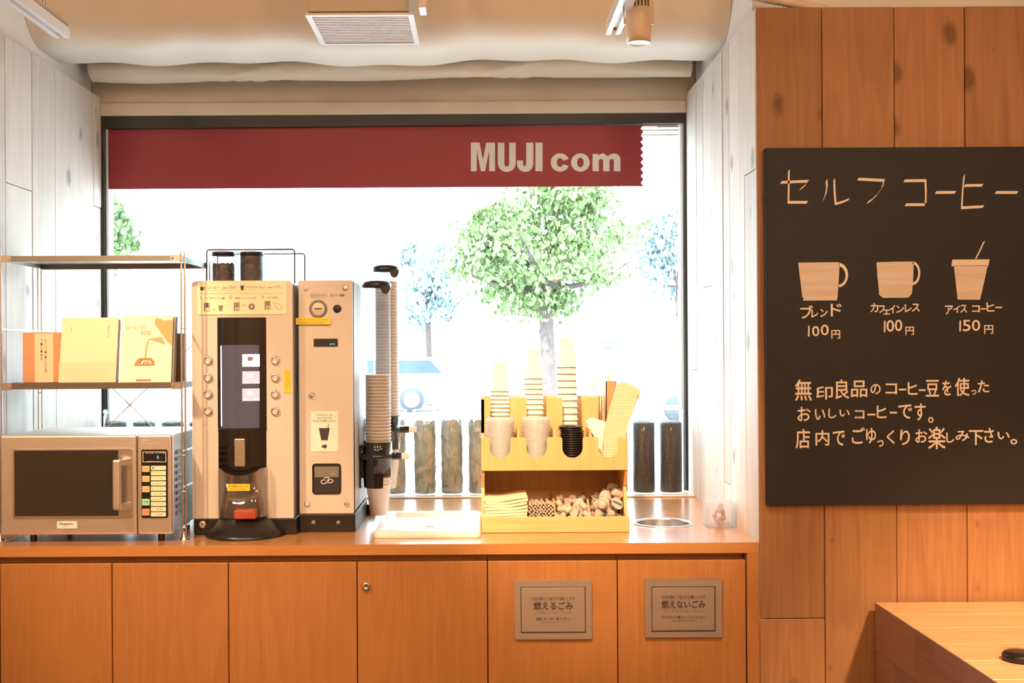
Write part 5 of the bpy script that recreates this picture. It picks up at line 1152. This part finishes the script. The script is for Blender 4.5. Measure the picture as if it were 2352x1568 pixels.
for (x, y, z) in pack3(qx0, qx1, YO+T+.002, Yk-.10, zb_, .0142, 34, lambda x, y: .062+(x-qx0)*.28+(y-YO)*.25):
    rot = (random.random()*6.28, random.random()*6.28, random.random()*6.28); h_ = Euler(rot).to_matrix() @ Vector((0, 0, -.009))
    if f2 is None: f2 = pod(.0172, .0195, True).build('milk_pod', loc=(0, 0, 0)); f2.location = Vector((x, y, z))+h_; f2.rotation_euler = rot; tag(f2, 'larger milk portion pod with green print in the heap at the right of the organizer', 'milk pod', 'milk pods in the organizer')
    else: clone(f2, Vector((x, y, z))+h_, rot=rot)

# frosted holder with wrappers
hx0, hx1 = XX(1627, .20, 1180), XX(1691, .20, 1180); w = hx1-hx0; cx, cy = (hx0+hx1)/2, .21+w/2; H = ZZ(1149, .25, 1660)-CT
t = thing('frosted_holder', 'small frosted plastic pot at the right end of the counter', 'pot', (cx, cy, CT+.0005))
mb = MB(); r1, r2 = rrect(cx-w/2, cx+w/2, cy-w/2, cy+w/2, .012, 6), rrect(cx-w/2+.002, cx+w/2-.002, cy-w/2+.002, cy+w/2-.002, .010, 6); mb.poly([r1, r2], CT+.0005, CT+H, M['frost'], 'XY'); mb.poly([r1], CT+.0005, CT+.003, M['frost'], 'XY'); mb.build('pot_body', t)
for i in range(6):
    mb = MB(); a_ = random.random()*6.28; pts = []
    for k in range(10):
        u = k/9; pts.append((cx+.016*math.cos(a_+u*3+i)*(.5+u*.4), cy-.01+.014*math.sin(a_+u*4), CT+.006+H*.85*u*(.75+.04*i)+.004*math.sin(k*2+i)))
    mb.tube(pts, [.004+.0025*math.sin(k*1.7+i) for k in range(10)], M['kraft'], 7); mb.build('crumpled_wrapper', tags=('crumpled tan paper wrapper stuffed into the frosted pot', 'wrapper', 'wrappers in the frosted pot'))

# ------------------------------------------------------------------ jars on the window sill
def jar(px, kind, label):
    Y = .872; cx = XX(px, Y, 1050); r_ = .0385; zb = .857; H = ZZ(950, Y, px)-zb
    t = thing('glass_jar', label, 'jar', (cx, Y, zb), 'glass jars on the window sill')
    mb = MB(); mb.lathe([(0, .0), (r_-.003, 0), (r_, .004), (r_, H-.006), (r_-.004, H)], (cx, Y, zb), M['jar'], 32, caps=False); mb.build('glass_body', t)
    mb = MB(); mb.lathe([(r_-.003, H+.0005), (r_+.001, H+.001), (r_+.001, H+.012), (r_-.004, H+.014), (0, H+.014)], (cx, Y, zb), M['jar'], 32, caps=False); mb.build('lid', t)
    Hc = ZZ(967, Y, px)-zb; rc = .0345; mb = MB()
    if kind == 'leaf':
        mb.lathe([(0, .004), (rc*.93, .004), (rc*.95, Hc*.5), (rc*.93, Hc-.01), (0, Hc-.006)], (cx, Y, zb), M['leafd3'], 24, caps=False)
        for i in range(190):
            a_ = random.random()*2*math.pi; z = zb+.012+(Hc-.025)*random.random(); L_, w_ = random.uniform(.045, .085), random.uniform(.016, .026); rot = random.gauss(0, .55)
            rr = rc-.004+.004*i/190; v = []; g = 6
            for k in range(g+1):
                u = k/g; ww = w_*math.sin(math.pi*u)**.8*.5
                for sgn in (-1, 1):
                    lx_ = (u-.5)*L_*math.sin(rot)+sgn*ww*math.cos(rot); lz_ = (u-.5)*L_*math.cos(rot)-sgn*ww*math.sin(rot)
                    an = a_+lx_/rr; zz = min(max(z+lz_, zb+.005), zb+Hc+.004); v.append((cx+(rr+.001*math.sin(k+i))*math.cos(an), Y+(rr+.001*math.sin(k+i))*math.sin(an), zz))
            mb.add(v, [(2*k, 2*k+1, 2*k+3, 2*k+2) for k in range(g)], random.choice([M['leafd'], M['leafd'], M['leafd2'], M['leafd3']]), True)
        nm, lb = 'dried_leaves', 'dried grey green leaves packed in the '
    else:
        m_ = M['darkbean'] if kind == 'bean' else M['ground']
        v = []; n = 28; rings = [(.0, 0.004)]
        mb.lathe([(0, .004), (rc, .004), (rc, Hc-.004)], (cx, Y, zb), m_, 32, caps=False)
        pr = [(rc, Hc-.004), (rc*.7, Hc+.001), (rc*.3, Hc-.002), (0, Hc)]; mb.lathe(pr, (cx, Y, zb), m_, 32, caps=False)
        nm, lb = ('dark_coffee_beans', 'dark roasted beans filling the ') if kind == 'bean' else ('green_leaf_bits', 'crushed green leaves filling the ')
    mb.build(nm, tags=(lb+label.split('jar ')[1] if False else lb+label, 'jar filling', None, 'stuff'))
for px, k_, lb in ((267, 'green', 'glass jar at the left end of the sill'), (332, 'green', 'glass jar second from the left end of the sill'), (398, 'green', 'glass jar third from the left end of the sill'), (461, 'green', 'glass jar on the sill just left of the coffee machine'),
                   (907, 'leaf', 'glass jar directly behind the cup dispensers'), (976, 'leaf', 'glass jar just right of the cup dispenser buttons'), (1038, 'leaf', 'glass jar behind the tray, one gap left of the organizer'), (1101, 'leaf', 'glass jar half hidden by the organizer left side'),
                   (1416, 'bean', 'glass jar half hidden by the organizer right side'), (1479, 'bean', 'glass jar second from the right end of the sill'), (1541, 'bean', 'glass jar at the right end of the sill')):
    jar(px, k_, lb)

# ------------------------------------------------------------------ block table at lower right
zt_ = ZC-.6197; YE = -.02; bx0 = XX(2009, YE, 1388)
t = thing('block_table', 'thick laminated wooden block table at the lower right against the wood wall', 'table', (bx0+.3, -.6, 0))
ys = [YE, -.143, -.265, -.391, -.516, -.64, -.765, -.89, -1.015, -1.14]
for i in range(len(ys)-1):
    mb = MB()
    for c_ in range(2):
        mb.rnd = random.random(); z1_ = zt_-c_*.1165; z0_ = z1_-.1155
        mb.box(bx0, bx0+.9, ys[i+1]+.0004, ys[i]-.0004, z0_, z1_, M['block_x'], .0012, 1)
    for q in range(len(mb.Fc)):
        if all(mb.V[k].x < bx0+.0013 for k in mb.Fc[q]):
            if M['block_end'] not in mb.mats: mb.mats.append(M['block_end'])
            mb.mi[q] = mb.mats.index(M['block_end'])
    mb.build('timber_beam', t)
for lx in (.0, .9-.12):
    for ly in (-.16, -1.13):
        mb = MB(); mb.box(bx0+lx, bx0+lx+.12, ly, ly+.12, 0, zt_-.2335, M['block_end'], .002); mb.build('leg', t)
bxp, byp = P(2338, 1520, -.55); Ypk = D*0+(F*.6197/ (1523-795)-D); xk = (2340-PX)*(D+Ypk)/F
mb = MB(); mb.lathe([(0, 0), (.032, 0), (.034, .003), (.034, .010), (.031, .014), (.024, .016), (.0, .0155)], (xk, Ypk, zt_+.0005), M['black'], 32, caps=False)
mb.build('round_case', tags=('small round black case lying on the block table at the photo edge', 'case'))

# ------------------------------------------------------------------ outside
ZG = -.40
mb = MB(); mb.box(-60, 60, 1.3, 90, ZG-.2, ZG, M['asphalt']); g_ = mb.build('street_ground'); struct(g_)
def tree(px, Y, pyc, rx, rz, ry, nleaf, m, label, trunk=True, zoff=None, size=.10):
    cx, cz = P(px[0], pyc, Y); t = thing('street_tree', label, 'tree', (cx, Y, ZG), 'trees beyond the window')
    if trunk:
        mb = MB(); bx = XX(px[1], Y); zt1 = cz-rz*.55
        mb.tube(catmull([(bx, Y, ZG), (bx+.03, Y, ZG+.8), (bx-.02, Y, zt1-.2), (bx+.02, Y, zt1+.1)], 6), [.085*rx/1.3 for _ in range(19)], M['bark'], 12)
        for ax, az, ay in ((-.75, .25, .1), (-.45, .9, -.1), (.05, 1.1, .2), (.45, .8, 0), (.85, .35, .1), (-.2, .6, -.3)):
            q = Vector((bx+.0, Y, zt1)); e = Vector((cx+ax*rx, Y+ay*ry*2, cz+(az-.55)*rz)); mid = (q+e)/2+Vector((.04*rx, 0, -.08*rz))
            mb.tube(catmull([q, mid, e], 6), [.042*rx/1.3*(1-k/16) for k in range(13)], M['bark'], 8)
        mb.build('trunk', t)
    mb = MB(); cl = []
    for i in range(46):
        d = Vector((random.gauss(0, 1), random.gauss(0, 1), random.gauss(0, 1))).normalized()*(random.random()**.4)*.82
        cl.append((cx+d.x*rx, Y+d.y*ry, cz+d.z*rz))
    for i in range(nleaf):
        c = random.choice(cl); p = Vector(c)+Vector((random.gauss(0, .12)*rx, random.gauss(0, .12)*ry, random.gauss(0, .10)*rz)); s_ = random.uniform(.5, 1)*size
        e = Euler((random.random()*6.28, random.random()*6.28, random.random()*6.28)).to_matrix(); a, b = e @ Vector((s_, 0, 0)), e @ Vector((0, s_*.7, 0)); n_ = e @ Vector((0, 0, s_*.15))
        mb.add([p-a, p-b*.9+n_, p+a, p+b*.9+n_], [(0, 1, 2), (0, 2, 3)], m, False)
    o = mb.build('foliage', t); o['kind'] = 'stuff'
tree((1238, 1258), 11.5, 560, 1.4, 1.05, 1.2, 9000, M['leaf'], 'bright green street tree with a forked trunk in the middle of the window', size=.062)
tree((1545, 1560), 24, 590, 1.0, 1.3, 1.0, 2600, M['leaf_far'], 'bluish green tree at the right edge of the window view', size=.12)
tree((252, 215), 12, 545, .42, .62, .5, 900, M['leaf'], 'leafy tree edge showing at the left end of the window', size=.085)
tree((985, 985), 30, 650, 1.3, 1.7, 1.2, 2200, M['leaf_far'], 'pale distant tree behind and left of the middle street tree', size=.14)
# parked car
YCar = 26.8; s_ = F/(D+YCar)
def cpt(px, py): return P(px, py, YCar)
t = thing('parked_car', 'white car parked across the street, behind the cup dispensers', 'car', (XX(905, YCar), YCar+.8, ZG))
x_r = XX(1100, YCar); x_l = x_r-4.2; zb = ZG+.22; body = [(x_l, zb), (x_r-.05, zb), (x_r, zb+.35), (x_r-.15, zb+.62), (x_r-.75, zb+.78), (x_r-1.25, zb+1.22), (x_l+.7, zb+1.24), (x_l+.15, zb+.75), (x_l, zb+.5)]
mb = MB(); mb.poly([body], YCar, YCar+1.65, M['carwhite']); mb.build('body', t)
mb = MB(); wp = [(x_r-.98, zb+.80), (x_r-1.28, zb+1.14), (x_l+.8, zb+1.16), (x_l+.5, zb+.80)]; mb.poly([wp], YCar-.01, YCar+.005, M['cardark']); mb.build('side_window', t)
for px in (945, 945-225):
    xw = XX(px, YCar); mb = MB(); mb.lathe([(0, -.03), (.31, -.03), (.33, 0), (.33, .2), (0, .2)], (xw, YCar-.02, ZG+.33), M['tyre'], 32, 'Y', caps=False); w_ = mb.build('wheel', t)
    mb = MB(); mb.lathe([(0, -.03), (.20, -.02), (.21, 0)], (xw, YCar-.05, ZG+.33), M['carwhite'], 24, 'Y', caps=False); mb.build('hubcap', w_)
# van
YV = 22.0; a_ = R(1287, 1600, 727, 930, YV)
t = thing('parked_van', 'white box van parked across the street behind the cup stacks', 'van', ((a_[0]+a_[1])/2, YV+1, ZG))
mb = MB(); mb.box(a_[0], a_[1]+.6, YV, YV+1.8, ZG+.35, a_[3], M['carwhite'], .08); mb.build('body', t)
b = R(1370, 1422, 783, 787, YV); mb = MB(); mb.box(b[0], b[1], YV-.02, YV, b[2], b[3], M['greenmark']); b = R(1380, 1415, 795, 803, YV); mb.poly([[(b[0], b[3]), (b[1], b[3]), ((b[0]+b[1])/2+.05, b[2]), ((b[0]+b[1])/2-.05, b[2])]], YV-.02, YV, M['greenmark']); mb.build('side_marking', t)
b = R(1440, 1560, 745, 880, YV); mb = MB(); mb.poly([rrect(*b, .03), rrect(b[0]+.03, b[1]-.03, b[2]+.03, b[3]-.03, .02)], YV-.015, YV, M['alu']); mb.build('side_panel', t)
for px in (1340, 1560):
    xw = XX(px, YV); mb = MB(); mb.lathe([(0, -.03), (.31, -.03), (.33, 0), (.33, .2), (0, .2)], (xw, YV-.02, ZG+.33), M['tyre'], 32, 'Y', caps=False); mb.build('wheel', t)
# building
YBd = 48; t = thing('office_building', 'pale multi storey building across the street', 'building', (0, YBd+4, ZG))
mb = MB(); mb.box(-24, 24, YBd, YBd+8, ZG, 22, M['facade']); mb.build('wall', t)
for fl in range(5):
    for c_ in range(9):
        x = -18+c_*4.2; z = 3.2+fl*3.4; mb = MB(); mb.box(x, x+1.6, YBd-.06, YBd, z, z+1.5, M['facwin']); mb.build('window', t)
# guard rail and pole
x0, x1 = XX(1430, 9), XX(1600, 9); t = thing('guard_rail', 'pale street guard rail outside the right end of the window', 'railing', ((x0+x1)/2, 9, ZG))
for py in (905, 935): z = ZZ(py, 9, 1500); mb = MB(); mb.box(x0, x1+2, 9, 9.04, z-.02, z+.02, M['whitem'], .005); mb.build('rail', t)
for px in (1440, 1600): x = XX(px, 9); mb = MB(); mb.cyl((x, 9.02, ZG), (x, 9.02, ZZ(895, 9, 1500)), .03, M['whitem'], 12); mb.build('post', t)
x = XX(1488, 8.5); mb = MB(); mb.cyl((x, 8.5, ZG), (x, 8.5, ZZ(850, 8.5, 1488)), .015, M['redpole'], 10); mb.build('marker_pole', tags=('thin red marker pole outside, above the right jars', 'pole'))
x = XX(379, 10); mb = MB(); mb.cyl((x, 10, ZG), (x, 10, 7), .02, M['alu'], 10); mb.build('street_pole', tags=('thin grey street pole outside above the books', 'pole'))
